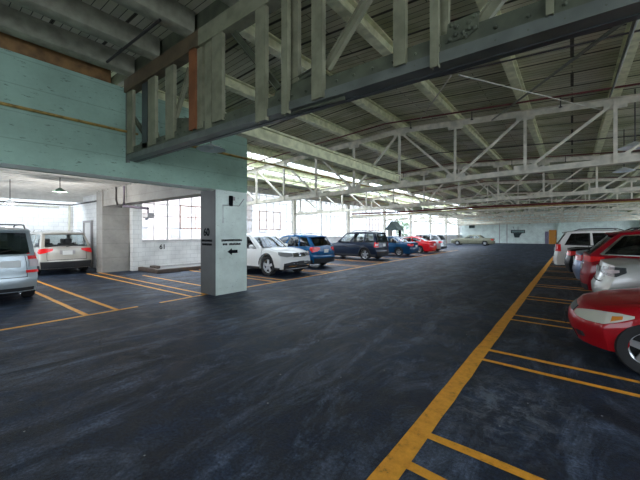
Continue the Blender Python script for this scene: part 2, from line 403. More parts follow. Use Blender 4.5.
# header wall over the window-side bays, and the pillar that carries it
bm = B(); box(bm, HX-.55, HX, -9, PY1, 2.8, 4.68); box(bm, HX-.55, HX, -9, -1.4, 0, 2.8); hw = obj('wall_header', bm, M['teal'], kind='structure')
hw['label'] = 'chipped mint-painted concrete header wall above the window-side bays'
bm = B(); box(bm, HX-.70, HX-.02, PY0, PY1, 0, 2.8); pil = obj('pillar', bm, M['pillar'], kind='structure')
pil['label'] = 'square pale mint pillar at the end of the header wall'
bm = B(); box(bm, HX-.70, HX-.025, PY0-.012, PY0, 0, 2.8); obj('pillar_end_face', bm, M['pillar_grey_shaded'], pil, label='grey face, coloured darker for the shaded side')
bm = B(); sweep(bm, (HX, -8.9, 2.8), (HX, PY1, 2.8), [(0, 0), (-.02, .02), (-.12, .02), (-.20, -.035), (-.12, -.035)]); obj('trim_2', bm, M['pillar'], kind='structure')['label'] = 'chamfered lip under the header wall, coloured pale as if lit from the bay'  # pale colour stands in for bay light on the header underside
# stencilled marks on the pillar
xf, yf = HX-.02+.003, PY0-.016
text_mesh('60', 0.28, M['black'], 'stall_number', (HX-.42, yf, P(208, 232.5, Y=yf).z), (R(90), 0, 0), pil)
def letter_row(name, n, width, h, place, parent, m, seed):
    """a line of small block letters too small to read"""
    rnd = random.Random(seed); bm = B(); w = width/n
    for i in range(n):
        if rnd.random() < 0.08: continue
        a, b2 = -width/2+i*w, -width/2+(i+.88)*w
        k = rnd.randrange(4)
        box(bm, a, a+w*.3, -h/2, h/2, 0, .003)
        if k != 1: box(bm, b2-w*.3, b2, -h/2, h/2, 0, .003)
        if k != 2: box(bm, a, b2, h*.22, h/2, 0, .003)
        if k != 3: box(bm, a, b2, -h/2, -h*.22, 0, .003)
        box(bm, a, b2, -h*.12, h*.14, 0, .003)
    o = obj(name, bm, m, parent); o.matrix_local = place; return o
def face_south(x, y, z): return Matrix.Translation((x, y, z)) @ Matrix.Rotation(R(90), 4, 'X')
def face_east(x, y, z): return Matrix.Translation((x, y, z)) @ Matrix.Rotation(R(90), 4, 'Z') @ Matrix.Rotation(R(90), 4, 'X')
letter_row('stencil_lettering', 9, .50, .055, face_south(HX-.40, yf, P(207, 240.6, Y=yf).z), pil, M['black'], 1)
letter_row('stencil_lettering', 8, .46, .055, face_south(HX-.40, yf, P(207, 244.4, Y=yf).z), pil, M['black'], 2)
letter_row('stencil_lettering', 14, .68, .055, face_east(xf, P(232, 240, X=xf).y, P(232, 240.3, X=xf).z), pil, M['black'], 3)
letter_row('stencil_lettering', 12, .60, .055, face_east(xf, P(232, 240, X=xf).y, P(232, 244.1, X=xf).z), pil, M['black'], 4)
bm = B(); ar = [(-.17,0),(-.02,.095),(-.02,.045),(.17,.045),(.17,-.045),(-.02,-.045),(-.02,-.095)]
for z in (0, .003): bm.faces.new([bm.verts.new((x, y, z)) for x, y in ar])
o = obj('stencil_arrow', bm, M['black'], pil); o.matrix_local = face_east(xf, P(232.5, 240, X=xf).y, P(232, 251.6, X=xf).z)

# low bay behind the header: white block end wall, concrete piers and beams
bm = B(); box(bm, -21.4, -21.0, -1.6, 5.9, 0, 4.2); obj('wall_bay_end', bm, M['brick'], kind='structure')['label'] = 'bright white painted block wall behind the two parked cars'
bm = B(); box(bm, -21.0, -16.0, 5.6, 5.9, 0, 4.2); wbs = obj('wall_bay_side', bm, M['brick_x'], kind='structure'); wbs['label'] = 'white side wall with a small door beside the concrete pier'
bm = B(); box(bm, -16.0, -15.35, 5.1, 6.15, 0, 3.47); pp = obj('pier', bm, M['conc'], kind='structure'); pp['label'] = 'bare grey concrete pier at the corner of the low bay'
bm = B(); box(bm, -15.36, -15.05, 6.15, 6.55, 0, 2.95); obj('pier_return', bm, M['brick'], pp, label='white painted narrow return')
bm = B(); box(bm, -15.35, HX-.55, 5.14, 5.6, 2.76, 3.47); obj('beam_cross', bm, M['conc'], kind='structure')['label'] = 'grey concrete beam from the pier to the mint pillar'
bm = B(); box(bm, -19.4, HX-.55, -1.6, 5.75, 3.55, 3.7); box(bm, -21.4, -20.9, -1.6, 5.75, 3.55, 3.7)
for i in range(26):
    x = -19.1+i*.45; box(bm, x, x+.07, -1.4, 5.5, 3.41, 3.55)
obj('ceiling_bay', bm, M['white_ceiling'], kind='structure')['label'] = 'white ribbed ceiling of the low bay'
bm = B(); box(bm, -21.0, HX-.55, -1.6, -1.4, 0, .5); box(bm, -21.0, HX-.55, -1.6, -1.4, 3.3, 3.6); obj('wall_bay_street', bm, M['brick_x'], kind='structure')['label'] = 'low wall under the street windows of the bay'
bm = B()
for i in range(23): x = -20.9+i*.58; box(bm, x-.02, x+.02, -1.52, -1.48, .5, 3.3)
for z in (.52, 1.2, 1.9, 2.6, 3.28): box(bm, -21, HX-.55, -1.52, -1.48, z-.02, z+.02)
wn = obj('window_30', bm, M['sash'], kind='structure'); wn['label'] = 'steel sash window of the low bay'
bm = B(); box(bm, -21, HX-.55, -1.504, -1.496, .5, 3.3); obj('pane', bm, M['glass'], wn)
bm = B(); box(bm, -20.9, -19.4, -1.6, 5.75, 3.60, 3.61); sk = obj('skylight', bm, M['glass'], kind='structure'); sk['label'] = 'glazed strip added in the low bay ceiling to brighten its white wall'  # added to brighten the white wall; hidden from view behind the beam
bm = B()
for i in range(9): box(bm, -20.9, -19.4, -1.4+i*.85, -1.36+i*.85, 3.56, 3.66)
obj('glazing_bar', bm, M['cream_dark'], sk)
bm = B(); box(bm, -19.5, -19.36, -1.4, 5.6, 3.17, 3.55); obj('beam_bay', bm, M['white_ceiling'], kind='structure')['label'] = 'pale beam along the white ribbed ceiling'
# a white door at the back of the low bay
d = B(); box(d, -19.0, -18.1, 5.55, 5.6, 0, 2.15); dr = obj('door_1', d, M['door_white'], kind='structure'); dr['label'] = 'white door behind the champagne car'
d = B(); box(d, -19.1, -19.0, 5.5, 5.6, 0, 2.25); box(d, -18.1, -18.0, 5.5, 5.6, 0, 2.25); box(d, -19.0, -18.1, 5.5, 5.6, 2.15, 2.25); obj('door_frame', d, M['conduit'], dr)
d = B(); tube(d, [(-18.22, 5.53, 1.0), (-18.22, 5.53, 1.14)], .015); obj('door_handle', d, M['conduit'], dr)

# window wall
SILL, HEAD = 1.27, 4.12
bm = B(); box(bm, XL-.3, XL, 6.15, YB, 0, SILL); wl = obj('wall_left', bm, M['brick'], kind='structure'); wl['label'] = 'white painted block wall under the long windows'
bm = B(); box(bm, XL-.3, XL+.1, 6.0, YB, HEAD, 4.62); obj('beam_eaves', bm, M['cream_dark'], kind='structure')['label'] = 'cream eaves beam above the windows'
bm = B(); box(bm, XL-.06, XL+.06, 6.2, YB, SILL, SILL+.05); obj('trim_1', bm, M['sash'], kind='structure')['label'] = 'window sill'
text_mesh('61', 0.30, M['black'], 'stall_number', (XL+.006, P(162.5, 247, X=XL).y, P(162.5, 247, X=XL).z), (R(90), 0, R(90)), wl)
# window wall: columns at the trusses, steel sash windows between them
cols = [6.35]+[y for y in TY if y > 8]
for i, y in enumerate(cols[1:]):
    bm = B(); box(bm, XL-.15, XL+.14, y-.14, y+.14, SILL if i < 0 else 0, HEAD+.1)
    obj('column', bm, M['cream_dark'], kind='structure')['label'] = 'slim cream column between the windows'
ends = cols+[YB]
for i in range(len(ends)-1):
    y0, y1 = ends[i]+(.2 if i == 0 else .14), ends[i+1]-.14
    if y1-y0 < 1: continue
    nc = max(3, round((y1-y0)/0.62)); cw = (y1-y0)/nc; nr = 5; rh = (HEAD-SILL-.05)/nr
    bm = B()
    for c in range(nc+1):
        w = .05 if c in (0, nc) else (.06 if c == nc//2 else .032)
        box(bm, XL-.02, XL+.02+(.03 if c == nc//2 else 0), y0+c*cw-w/2, y0+c*cw+w/2, SILL+.05, HEAD)
    for r in range(nr+1):
        z = SILL+.05+r*rh; w = .05 if r in (0, nr) else .032
        box(bm, XL-.018, XL+.018, y0, y1, z-w/2, z+w/2)
    wn = obj('window_%d' % (i+1), bm, M['sash'], kind='structure'); wn['label'] = 'tall steel sash window, bay %d from the mint pillar' % (i+1)
    bm = B(); box(bm, XL-.004, XL+.004, y0, y1, SILL+.05, HEAD); obj('pane', bm, M['glass'], wn)
    for c0 in ((nc//2+1,) if i else (nc//2+1,)):
        bm = B(); ya, yb = y0+c0*cw, y0+(c0+3)*cw if c0+3 <= nc else y1; za, zb = SILL+.05+rh, SILL+.05+3*rh
        for (a, b, c, e) in ((ya-.025, ya+.025, za, zb), (yb-.025, yb+.025, za, zb), (ya, yb, za-.025, za+.025), (ya, yb, zb-.025, zb+.025), (ya, yb, (za+zb)/2-.015, (za+zb)/2+.015)):
            box(bm, XL+.02, XL+.05, a, b, c, e)
        for q in (1, 2): box(bm, XL+.02, XL+.045, ya+(yb-ya)*q/3-.01, ya+(yb-ya)*q/3+.01, za, zb)
        obj('vent_sash', bm, M['sash_rust'] if i in (0, 1, 3) else M['sash'], wn, label='rust-brown opening vent' if i in (0, 1, 3) else None)

# far wall
def gable(bm, y0, y1, x0, x1, z0, dz):
    pts = [(x0, z0), (x1, z0), (x1, ztop(x1)+dz), (XRIDGE, ztop(XRIDGE)+dz), (x0, ztop(x0)+dz)]
    a = [bm.verts.new((x, y0, z)) for x, z in pts]; b = [bm.verts.new((x, y1, z)) for x, z in pts]
    bm.faces.new(a); bm.faces.new(b[::-1])
    for i in range(5): bm.faces.new((a[i], a[(i+1) % 5], b[(i+1) % 5], b[i]))
bm = B(); gable(bm, YB, YB+.3, XL-.3, XR+.3, 0, .35); wb = obj('wall_back', bm, M['backwall'], kind='structure'); wb['label'] = 'pale mint block wall closing the far end'
bm = B(); box(bm, -1.75, -1.35, YB-.3, YB, 0, 4.9); obj('pilaster', bm, M['rightwall'], wb)
for u in (507, 499.5):
    x = P(u, 233, Y=YB).x; bm = B(); box(bm, x-.05, x+.05, YB-.04, YB, 0, 4.2); obj('joint_strip', bm, M['conduit'], wb)
def far_door(n, u0, u1, v0, m, lab):
    x0, x1, z = P(u0, 233, Y=YB).x, P(u1, 233, Y=YB).x, P(u0, v0, Y=YB).z
    bm = B(); box(bm, x0, x1, YB-.08, YB, 0, z); o = obj('door_%d' % n, bm, m, kind='structure'); o['label'] = lab
    bm = B(); tube(bm, [(x1-.12, YB-.12, 1.0), (x1-.12, YB-.12, 1.2)], .03); obj('door_handle', bm, M['conduit'], o)
far_door(2, 549, 556.5, 230, M['orange_door'], 'orange door in the far wall')
far_door(3, 545, 548.8, 231.5, M['violet_door'], 'violet-grey door beside the orange door')
# sign on the far wall
sp = P(518, 231.5, Y=YB-.1); sg = thing('hanging_sign', 'dark green sign board with pale lettering on the far wall', 'sign', (sp.x, YB-.06, sp.z))
s0 = P(511, 231, Y=YB).x-sp.x; s1 = P(525, 231, Y=YB).x-sp.x
bm = B(); bbox(bm, s0, s1, -.05, .05, -.26, .26, .02); obj('sign_board', bm, M['dark_sign'], sg)
letter_row('sign_lettering', 7, (s1-s0)*.86, .3, face_south(0, -.055, 0), sg, M['pale_letter'], 9)
bm = B(); a = P(513.5, 233, Y=YB).x-sp.x; b = P(520, 233, Y=YB).x-sp.x
v = [(a, -.27), (b+.25, -.27), (b, -.62), (b-.1, -.95), (a+.15, -.95)]
f0 = [bm.verts.new((x, -.05, z)) for x, z in v]; f1 = [bm.verts.new((x, .05, z)) for x, z in v]
bm.faces.new(f0); bm.faces.new(f1[::-1])
for i in range(5): bm.faces.new((f0[i], f0[(i+1) % 5], f1[(i+1) % 5], f1[i]))
obj('lower_board', bm, M['dark_sign'], sg)
bm = B(); tube(bm, [(s0*.5, 0, .25), (s0*.7, 0, .8)], .02, 6); obj('bracket', bm, M['black'], sg); bm = B(); tube(bm, [(0, 0, .25), (0, 0, .8)], .02, 6); obj('bracket', bm, M['black'], sg)
def wall_box(u, v, w, h, m, lab, cat, name):
    p = P(u, v, Y=YB); bm = B(); bbox(bm, -w/2, w/2, -.18, 0, -h/2, h/2, .02)
    t = thing(name, lab, cat, (p.x, YB-.001, p.z)); obj('housing', bm, m, t)
    bm = B(); bbox(bm, -w/2+.05, w/2-.05, -.2, -.178, -h/2+.05, h/2-.05, .008); obj('cover', bm, m, t)
wall_box(472, 226.5, 0.9, .55, M['dark_sign'], 'small dark box high on the far wall above the beige sedan', 'box', 'junction_box')
wall_box(503, 233.5, .75, .8, M['backwall'], 'mint-painted electric panel on the far wall beside the dark sign', 'electric panel', 'electric_panel')
wall_box(529.5, 223.3, .25, .2, M['black'], 'tiny black camera box under the far ceiling', 'box', 'camera_box')

# street wall: block dado, window band, then solid towards the far end
bm = B(); box(bm, XR, XR+.3, -9, YB, 0, 1.1); box(bm, XR, XR+.3, 58, YB, 1.1, 4.6); box(bm, XR, XR+.3, -9, 58, 4.25, 4.6)
for y in TY[:9]: box(bm, XR, XR+.3, y-.2, y+.2, 1.1, 4.25)
obj('wall_right', bm, M['rightwall'], kind='structure')['label'] = 'mint block wall behind the row of aisle cars'
for i in range(9):
    y0, y1 = (TY[i-1]+.2 if i else -8.8), TY[i]-.2
    bm = B(); nc = 10
    for c in range(nc+1): y = y0+(y1-y0)*c/nc; box(bm, XR+.1, XR+.14, y-.02, y+.02, 1.1, 4.25)
    for r in range(6): z = 1.1+3.15*r/5; box(bm, XR+.1, XR+.14, y0, y1, z-.02, z+.02)
    wn = obj('window_%d' % (40+i), bm, M['sash'], kind='structure'); wn['label'] = 'steel sash window in the street wall'
    bm = B(); box(bm, XR+.115, XR+.123, y0, y1, 1.1, 4.25); obj('pane', bm, M['glass'], wn)
# wall behind the viewer with the vehicle entrance
bm = B(); box(bm, -8, -4.8, -9.3, -9, 0, 5.3); box(bm, -1.2, XR+.3, -9.3, -9, 0, 5.3); box(bm, -4.8, -1.2, -9.3, -9, 3.0, 5.3)
obj('wall_rear', bm, M['brick_x'], kind='structure')['label'] = 'wall with the vehicle entrance'

# roof: boards over the purlins, with two glazed strips near the windows
def roof_strip(bm, x0, x1, y0, y1, off):
    za, zb = ztop(x0)+off, ztop(x1)+off
    v = [bm.verts.new(p) for p in ((x0,y0,za),(x1,y0,zb),(x1,y1,zb),(x0,y1,za),(x0,y0,za+.12),(x1,y0,zb+.12),(x1,y1,zb+.12),(x0,y1,za+.12))]
    for q in ((0,3,2,1),(4,5,6,7),(0,1,5,4),(1,2,6,5),(2,3,7,6),(3,0,4,7)): bm.faces.new([v[i] for i in q])
PURD = 0.26
bm = B()
SKY = [(-12.85, -11.35), (-11.05, -9.75)]
cuts = [XL-.4, SKY[0][0], SKY[0][1], SKY[1][0], SKY[1][1], XRIDGE, XR+.4]
for i, (a, b) in enumerate(zip(cuts, cuts[1:])):
    if i in (1, 3):
        roof_strip(bm, a, b, 3.06, 7, PURD); roof_strip(bm, a, b, 52, YB+.3, PURD)
    else: roof_strip(bm, a, b, 3.06, YB+.3, PURD)
ce = obj('ceiling', bm, M['deck'], kind='structure'); ce['label'] = 'grey boarded roof deck over the hall'
for a, b in SKY:
    bm = B(); roof_strip(bm, a, b, 7, 52, PURD+.04)
    for v in bm.verts: v.co.z = min(v.co.z, ztop(v.co.x)+PURD+.05)
    sk = obj('skylight', bm, M['glass'], kind='structure'); sk['label'] = 'long glazed roof strip'
    bm = B(); y = 7
    while y < 52: bar(bm, (a, y, ztop(a)+PURD+.02), (b, y, ztop(b)+PURD+.02), .04, .05); y += 0.9
    obj('glazing_bar', bm, M['cream_dark'], sk)
bm = B(); box(bm, -10.5, XR+.4, -9.3, 2.95, 5.21, 5.33); obj('ceiling_front', bm, M['deck'], kind='structure')['label'] = 'dark boarded roof over the front bay'

bm = B(); box(bm, -15.5, XR+.4, 2.95, 3.06, 4.95, 5.33); obj('wall_gap_closer', bm, M['olive_dark'], kind='structure')['label'] = 'board closing the gap between the two roof levels, coloured dark for shade'  # added to shut out sky between the roofs; dark colour stands for shade

# ------------------------------------------------------------------ roof purlins
px = [XRIDGE+PAN*j for j in range(-6, 7)]
ords = ['first', 'second', 'third', 'fourth', 'fifth', 'sixth', 'seventh', 'eighth', 'ninth', 'tenth', 'eleventh', 'twelfth', 'thirteenth']
for i, x in enumerate(px):
    bm = B(); z = ztop(x)+PURD/2
    sweep(bm, (x, 3.2, z), (x, YB-.05, z), I_prof(.17, PURD-.01, .03, .03))
    p = obj('roof_purlin', bm, M['cream']); tag(p, 'cream steel roof purlin, %s counted from the window wall' % ords[i], 'beam', 'cream steel purlins under the roof boards')
bx = [-8.4, -7.15, -6.1, -4.95, -3.75]
for i, x in enumerate(bx):
    bm = B(); w, h = .30, .34
    pr = [(-w/2, -h/2+.07), (-w/2+.025, -h/2+.02), (-w/2+.07, -h/2), (w/2-.07, -h/2), (w/2-.025, -h/2+.02), (w/2, -h/2+.07), (w/2, h/2), (-w/2, h/2)]
    sweep(bm, (x, -8.9, 5.04), (x, 2.90, 5.04), pr)
    o = obj('roof_joist', bm, M['beam'], smooth=30); tag(o, 'thick weathered roof joist in the front bay, %s from the header wall side' % ords[i], 'beam', 'thick joists over the front bay')

# ------------------------------------------------------------------ roof trusses
def seg_x(name, bmf, m, parent): return obj(name, bmf, m, parent)
def generic_truss(y, label):
    t = thing('roof_truss', label, 'roof truss', (0, y, 0), 0, 'cream roof trusses across the hall')
    xs = px; x0, x1 = XL+.1, XR-.02
    bm = B()
    for a, b in ((x0, XRIDGE), (XRIDGE, x1)):
        for s in (-1, 1): sweep(bm, (a, s*.012, ztop(a)-.15), (b, s*.012, ztop(b)-.15), [(0, 0), (s*.012, 0), (s*.012, .138), (s*.10, .138), (s*.10, .15), (0, .15)][::s])
        # profile side axis points to -Y for +X travel
    obj('top_chord', bm, M['cream_dark'], t)
    bm = B()
    for s in (-1, 1): sweep(bm, (x0, s*.012, zbot(x0)), (x1, s*.012, zbot(x1)), [(0, 0), (s*.11, 0), (s*.11, .012), (s*.012, .012), (s*.012, .15), (0, .15)][::s])
    obj('bottom_chord', bm, M['cream_dark'], t)
    for i, x in enumerate(xs):
        bm = B(); sweep(bm, (x, 0, zbot(x)+.02), (x, 0, ztop(x)-.02), [(-.035, -.05), (.035, -.05), (.035, -.035), (.01, -.035), (.01, .05), (-.01, .05), (-.01, -.035), (-.035, -.035)])
        obj('post', bm, M['cream_dark'], t)
    for j in range(len(xs)-1):
        a, b = xs[j], xs[j+1]
        up = j in (5,) or j > 6
        pa, pb = ((a, 0, zbot(a)+.1), (b, 0, ztop(b)-.1)) if up else ((a, 0, ztop(a)-.1), (b, 0, zbot(b)+.1))
        bm = B(); bar(bm, pa, pb, .075, .055); obj('diagonal', bm, M['cream_dark'], t)
    for i, x in enumerate(xs):
        bm = B(); box(bm, x-.26, x+.26, -.013, .013, zbot(x)+.02, zbot(x)+.24)
        for k in range(6):
            for zz in (.06, .19): lathe(bm, [(.001, .022), (.014, .02), (.018, .012)], 6, 'Y', (x-.22+k*.088, 0, zbot(x)+zz)); 
        obj('gusset_plate', bm, M['cream_dark'], t)
        bm = B(); box(bm, x-.2, x+.2, -.013, .013, ztop(x)-.24, ztop(x)-.02); obj('gusset_plate', bm, M['cream_dark'], t)
    return t
T2 = generic_truss(TY[1], 'cream roof truss just past the mint pillar, first behind the olive truss')
for i, y in enumerate(TY[2:]):
    dup(T2, 'cream roof truss, %s behind the big olive truss' % ords[i+1], (0, y, 0))

# the near, heavier truss; its olive tones are darkened for weak light
Y1 = TY[0]
t = thing('roof_truss', 'large olive-grey truss with brown top chord butting against the header wall', 'roof truss', (0, Y1, 0))
def on(u, v=100): q = P(u, v, Y=Y1); return q.x, q.z
xb = on(203)[0]; xe = XR-.02
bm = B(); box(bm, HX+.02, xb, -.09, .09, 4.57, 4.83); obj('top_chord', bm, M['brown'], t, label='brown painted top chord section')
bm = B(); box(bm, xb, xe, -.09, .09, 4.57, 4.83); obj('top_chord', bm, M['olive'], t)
def zb1(x): return 3.12
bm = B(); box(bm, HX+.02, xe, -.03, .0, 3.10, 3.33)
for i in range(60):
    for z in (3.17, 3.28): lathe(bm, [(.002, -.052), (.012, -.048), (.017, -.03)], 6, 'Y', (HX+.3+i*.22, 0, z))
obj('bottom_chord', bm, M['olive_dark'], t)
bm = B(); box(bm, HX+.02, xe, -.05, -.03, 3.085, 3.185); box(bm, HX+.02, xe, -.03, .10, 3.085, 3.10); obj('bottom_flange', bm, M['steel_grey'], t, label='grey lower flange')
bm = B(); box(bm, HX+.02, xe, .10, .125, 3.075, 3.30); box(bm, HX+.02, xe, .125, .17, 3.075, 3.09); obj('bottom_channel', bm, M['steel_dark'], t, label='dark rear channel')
def post(u, wpx, m, z0=3.3, z1=4.6, dy=0.0, lab=None):
    q0, q1 = P(u-wpx/2, 100, Y=Y1+dy).x, P(u+wpx/2, 100, Y=Y1+dy).x
    bm = B(); x, w = (q0+q1)/2, q1-q0
    box(bm, x-w/2, x+w/2, dy-.03, dy-.018, z0, z1); box(bm, x-w/2, x-w/2+.012, dy-.018, dy+.03, z0, z1); box(bm, x+w/2-.012, x+w/2, dy-.018, dy+.03, z0, z1)
    obj('post', bm, m, t, label=lab)
for u, w, m, z0, dy in ((124, 9, 'steel_grey', 3.12, -.02), (131, 6, 'olive', 3.3, -.02), (146, 5, 'steel_dark', 3.3, 0), (153, 7, 'olive', 3.3, -.02), (171, 8, 'olive', 3.3, -.02), (193.5, 6, 'rust', 3.3, -.06), (201, 6, 'olive', 3.3, -.02),
                    (209.5, 6, 'olive', 3.25, -.02), (218.5, 10, 'olive', 3.3, -.05), (262, 10, 'olive', 3.1, -.05), (286, 6, 'olive', 3.1, -.05), (296, 7, 'olive', 3.33, .05), (318.5, 11, 'olive', 3.15, -.06),
                    (400.5, 12, 'olive', 3.22, -.05), (435, 8, 'olive', 3.1, -.05), (445, 9, 'olive', 3.3, .06), (550, 8, 'olive', 3.22, -.05), (720, 10, 'olive', 3.2, -.05)):
    post(u, w, M[m], z0, 4.6, dy, 'red-brown post' if m == 'rust' else None)
def dia(u0, v0, u1, v1, w, m, dy=0.03):
    a, b = P(u0, v0, Y=Y1+dy), P(u1, v1, Y=Y1+dy)
    bm = B(); bar(bm, (a.x, dy, a.z), (b.x, dy, b.z), .06, w, (0, 1, 0)) if False else None
    d = Vector((b.x-a.x, 0, b.z-a.z)); sweep(bm, (a.x, dy, a.z), (b.x, dy, b.z), [(-.03, -w/2), (.03, -w/2), (.03, -w/2+.012), (.005, -w/2+.012), (.005, w/2-.012), (.03, w/2-.012), (.03, w/2), (-.03, w/2)])
    obj('diagonal', bm, M[m], t)
dia(327, 68, 374, -12, .10, 'olive'); dia(176, 118, 190, 68, .07, 'olive'); dia(131, 113, 147, 138, .07, 'olive_dark'); dia(476, 30, 520, -30, .10, 'olive')
dia(232, 30, 282, 92, .09, 'olive_dark', .05); dia(278, 92, 316, 70, .07, 'olive_dark', .05)
def gus(pts, m, dy):
    bm = B(); q = [P(u, v, Y=Y1+dy) for u, v in pts]
    a = [bm.verts.new((p.x, dy-.012, p.z)) for p in q]; b = [bm.verts.new((p.x, dy+.012, p.z)) for p in q]
    bm.faces.new(a); bm.faces.new(b[::-1])
    for i in range(len(q)): bm.faces.new((a[i], a[(i+1) % len(q)], b[(i+1) % len(q)], b[i]))
    # rivets
    c = sum((Vector((p.x, 0, p.z)) for p in q), Vector())/len(q)
    for p in q:
        for f in (.75, .4):
            r = c+(Vector((p.x, 0, p.z))-c)*f; lathe(bm, [(.002, -.035), (.016, -.03), (.022, -.012)], 8, 'Y', (r.x, dy, r.z))
    obj('gusset_plate', bm, m, t)
gus([(270, 118), (276, 92), (322, 72), (345, 84), (345, 100)], M['olive_dark'], .03)
gus([(446, 44), (448, 25), (479, 12), (479, 28), (466, 38)], M['olive_dark'], -.03)
gus([(140, 145), (150, 128), (158, 132), (160, 142)], M['olive_dark'], .03); gus([(172, 132), (178, 118), (200, 118), (200, 130)], M['olive_dark'], .03)
for o in t.children:
    if o.name.startswith('bottom_'):
        for v in o.data.vertices: v.co.z += .085*max(0, -v.co.x)/7.4
# longitudinal girder between the first two trusses
bm = B(); sweep(bm, (-4.38, Y1+.172, 3.42), (-4.38, TY[1]-.112, 3.36), I_prof(.16, .25, .03, .03))
tag(obj('tie_girder', bm, M['cream']), 'cream girder running from the olive truss back to the next truss', 'beam')

# timber plate and steel over the header wall
bm = B(); bbox(bm, HX-.30, HX-.02, -8.8, 2.62, 4.68, 4.98, .015); tag(obj('wall_plate_timber', bm, M['timber']), 'orange-stained timber lying along the top of the header wall', 'timber')
bm = B(); tube(bm, [(HX-.03, -8.8, 5.015), (HX-.03, 2.75, 5.015)], .03)
tag(obj('iron_pipe', bm, M['pipe_dark']), 'dark iron pipe above the orange timber', 'pipe')

# ------------------------------------------------------------------ pipes, rods, lamps
def pipe(name, pts, r, m, lab, cat='pipe', group=None, n=8):
    bm = B(); tube(bm, pts, r, n); o = obj(name, bm, m, smooth=True); return tag(o, lab, cat, group)
pipe('iron_pipe', [P(160, 20, Z=4.845), P(107, 62, Z=4.845)], .022, M['pipe_dark'], 'dark pipe crossing the front bay towards the header wall')
pipe('wall_pipe', [(HX+.05, -8.5, 3.76), (HX+.05, 3.1, 3.76)], .026, M['pipe_yellow'], 'ochre pipe running along the mint header wall')
pipe('long_pipe', [(HX+.08, 4.0, 3.76), (HX+.08, 50, 3.76)], .03, M['pipe_yellow'], 'ochre pipe running down the hall past the mint pillar')
for i, y in enumerate(TY[1:6]):
    pipe('sprinkler_pipe', [(XL+.3, y-1.0, ztop(XL)-.10), (XRIDGE, y-1.0, ztop(XRIDGE)-.10), (XR-.1, y-1.0, ztop(XR)-.10)], .022, M['pipe_red'], 'dark red sprinkler pipe, %s from the olive truss' % ords[i], 'pipe', 'red sprinkler pipes across the roof')
    if i < 3:
        pipe('iron_pipe', [(XL+.3, y-3.2, ztop(XL)-.06), (XRIDGE, y-3.2, ztop(XRIDGE)-.06), (XR-.1, y-3.2, ztop(XR)-.06)], .016, M['pipe_dark'], 'thin dark pipe across the roof, %s from the olive truss' % ords[i], 'pipe', 'thin dark pipes across the roof')
def drop(x, y, z, lab):
    t = thing('sprinkler', lab, 'sprinkler', (x, y, z), 0, 'sprinklers on the red pipes')
    bm = B(); tube(bm, [(0, 0, -.1), (0, 0, .08)], .012, 6); obj('stem', bm, M['pipe_dark'], t)
    bm = B(); lathe(bm, [(.001, -.13), (.035, -.125), (.035, -.118), (.012, -.1)], 10); obj('deflector', bm, M['pipe_dark'], t)
for i, y in enumerate(TY[1:3]):
    for j, x in enumerate((-9.6, -6.8, -3.6, -2.0, -.2, 1.2)):
        drop(x, y-1.0, ztop(x)-.22, 'sprinkler head, %s along the %s red pipe from the window side' % (ords[j], ords[i]))
pipe('sprinkler_main', [P(352, 214, Y=16.5), P(400, 212, Y=16.5), P(470, 207.5, Y=16.5), P(660, 198.5, Y=16.5)], .042, M['pipe_red'], 'thick red main pipe under the third truss')
pipe('gas_pipe', [P(352, 216, Y=16.4), P(400, 214, Y=16.4), P(470, 209.3, Y=16.4), P(660, 200, Y=16.4)], .025, M['pipe_yellow'], 'thin yellow pipe below the thick red main')
pipe('tie_rod', [P(451, 76, Y=Y1+.19), P(417, 124, Y=TY[1]-.13)], .007, M['rod'], 'thin cream tie rod leaning from the olive truss', 'rod')
pipe('tie_rod', [P(459, 75, Y=Y1+.19), P(601, 110, Y=TY[1]-.13)], .007, M['rod'], 'thin cream tie rod stretching towards the street side', 'rod')
pipe('brace_rod', [P(630, 17, Y=Y1+.2), P(492, 120, Y=TY[1]-.13)], .017, M['olive_dark'], 'dark brace rod slanting from the olive truss to the next truss', 'rod')
pipe('brace_rod', [P(638, 13, Y=Y1+.2), P(610, 97, Y=TY[1]-.13)], .017, M['olive_dark'], 'dark brace rod falling steeply behind the olive truss', 'rod')
pipe('brace_rod', [P(200, 146, Y=Y1+.2), P(232, 196, Y=TY[1]+2)], .018, M['olive_dark'], 'dark brace rod passing beside the round lamp', 'rod') if False else None
pipe('tie_rod', [P(287, 150, X=-9.4), P(272, 152, X=-11), ], .01, M['pipe_cream'], 'x', 'rod') if False else None

def disc_lamp(u, v, zc, r, lab, shade, hang, group=None, power=0):
    p = P(u, v, Z=zc); hang = hang if hang else ztop(p.x)+PURD-zc-.1
    t = thing('pendant_lamp', lab, 'lamp', (p.x, p.y, p.z), 0, group)
    bm = B(); lathe(bm, [(.03, .12), (.06, .1), (r*.55, .06), (r*.95, 0), (r, -.01), (r*.93, -.008), (r*.5, .05), (.02, .09)], 24); obj('shade', bm, shade, t, smooth=True)
    bm = B(); lathe(bm, [(.001, -.03), (.05, -.02), (.06, .02), (.04, .07), (.001, .08)], 14); obj('bulb', bm, M['lamp_white'], t, smooth=True)
    if power:
        l = bpy.data.lights.new('lamp_light', 'POINT'); l.energy = power; l.shadow_soft_size = .06; l.color = (1, .97, .93)
        lo = bpy.data.objects.new('lamp_light', l); COL.objects.link(lo); lo.location = (0, 0, -.12); lo.parent = t
    bm = B(); tube(bm, [(0, 0, .1), (0, 0, .1+hang)], .012, 6); obj('hanging_rod', bm, M['pipe_dark'], t)
    return p
disc_lamp(211, 149, 3.62, .33, 'round white lamp in front of the mint header wall under the olive truss', M['lamp_white'], 0)
disc_lamp(60, 191.5, 3.0, .20, 'green enamel lamp under the white ribbed ceiling', M['lamp_green'], .45, power=70)
disc_lamp(10, 203.5, 2.62, .17, 'white lamp hanging on a long rod by the white block wall', M['lamp_white'], .83, power=70)
disc_lamp(635, 147, 3.6, .3, 'large white industrial lamp beside the street-side end of a truss', M['lamp_white'], 0)
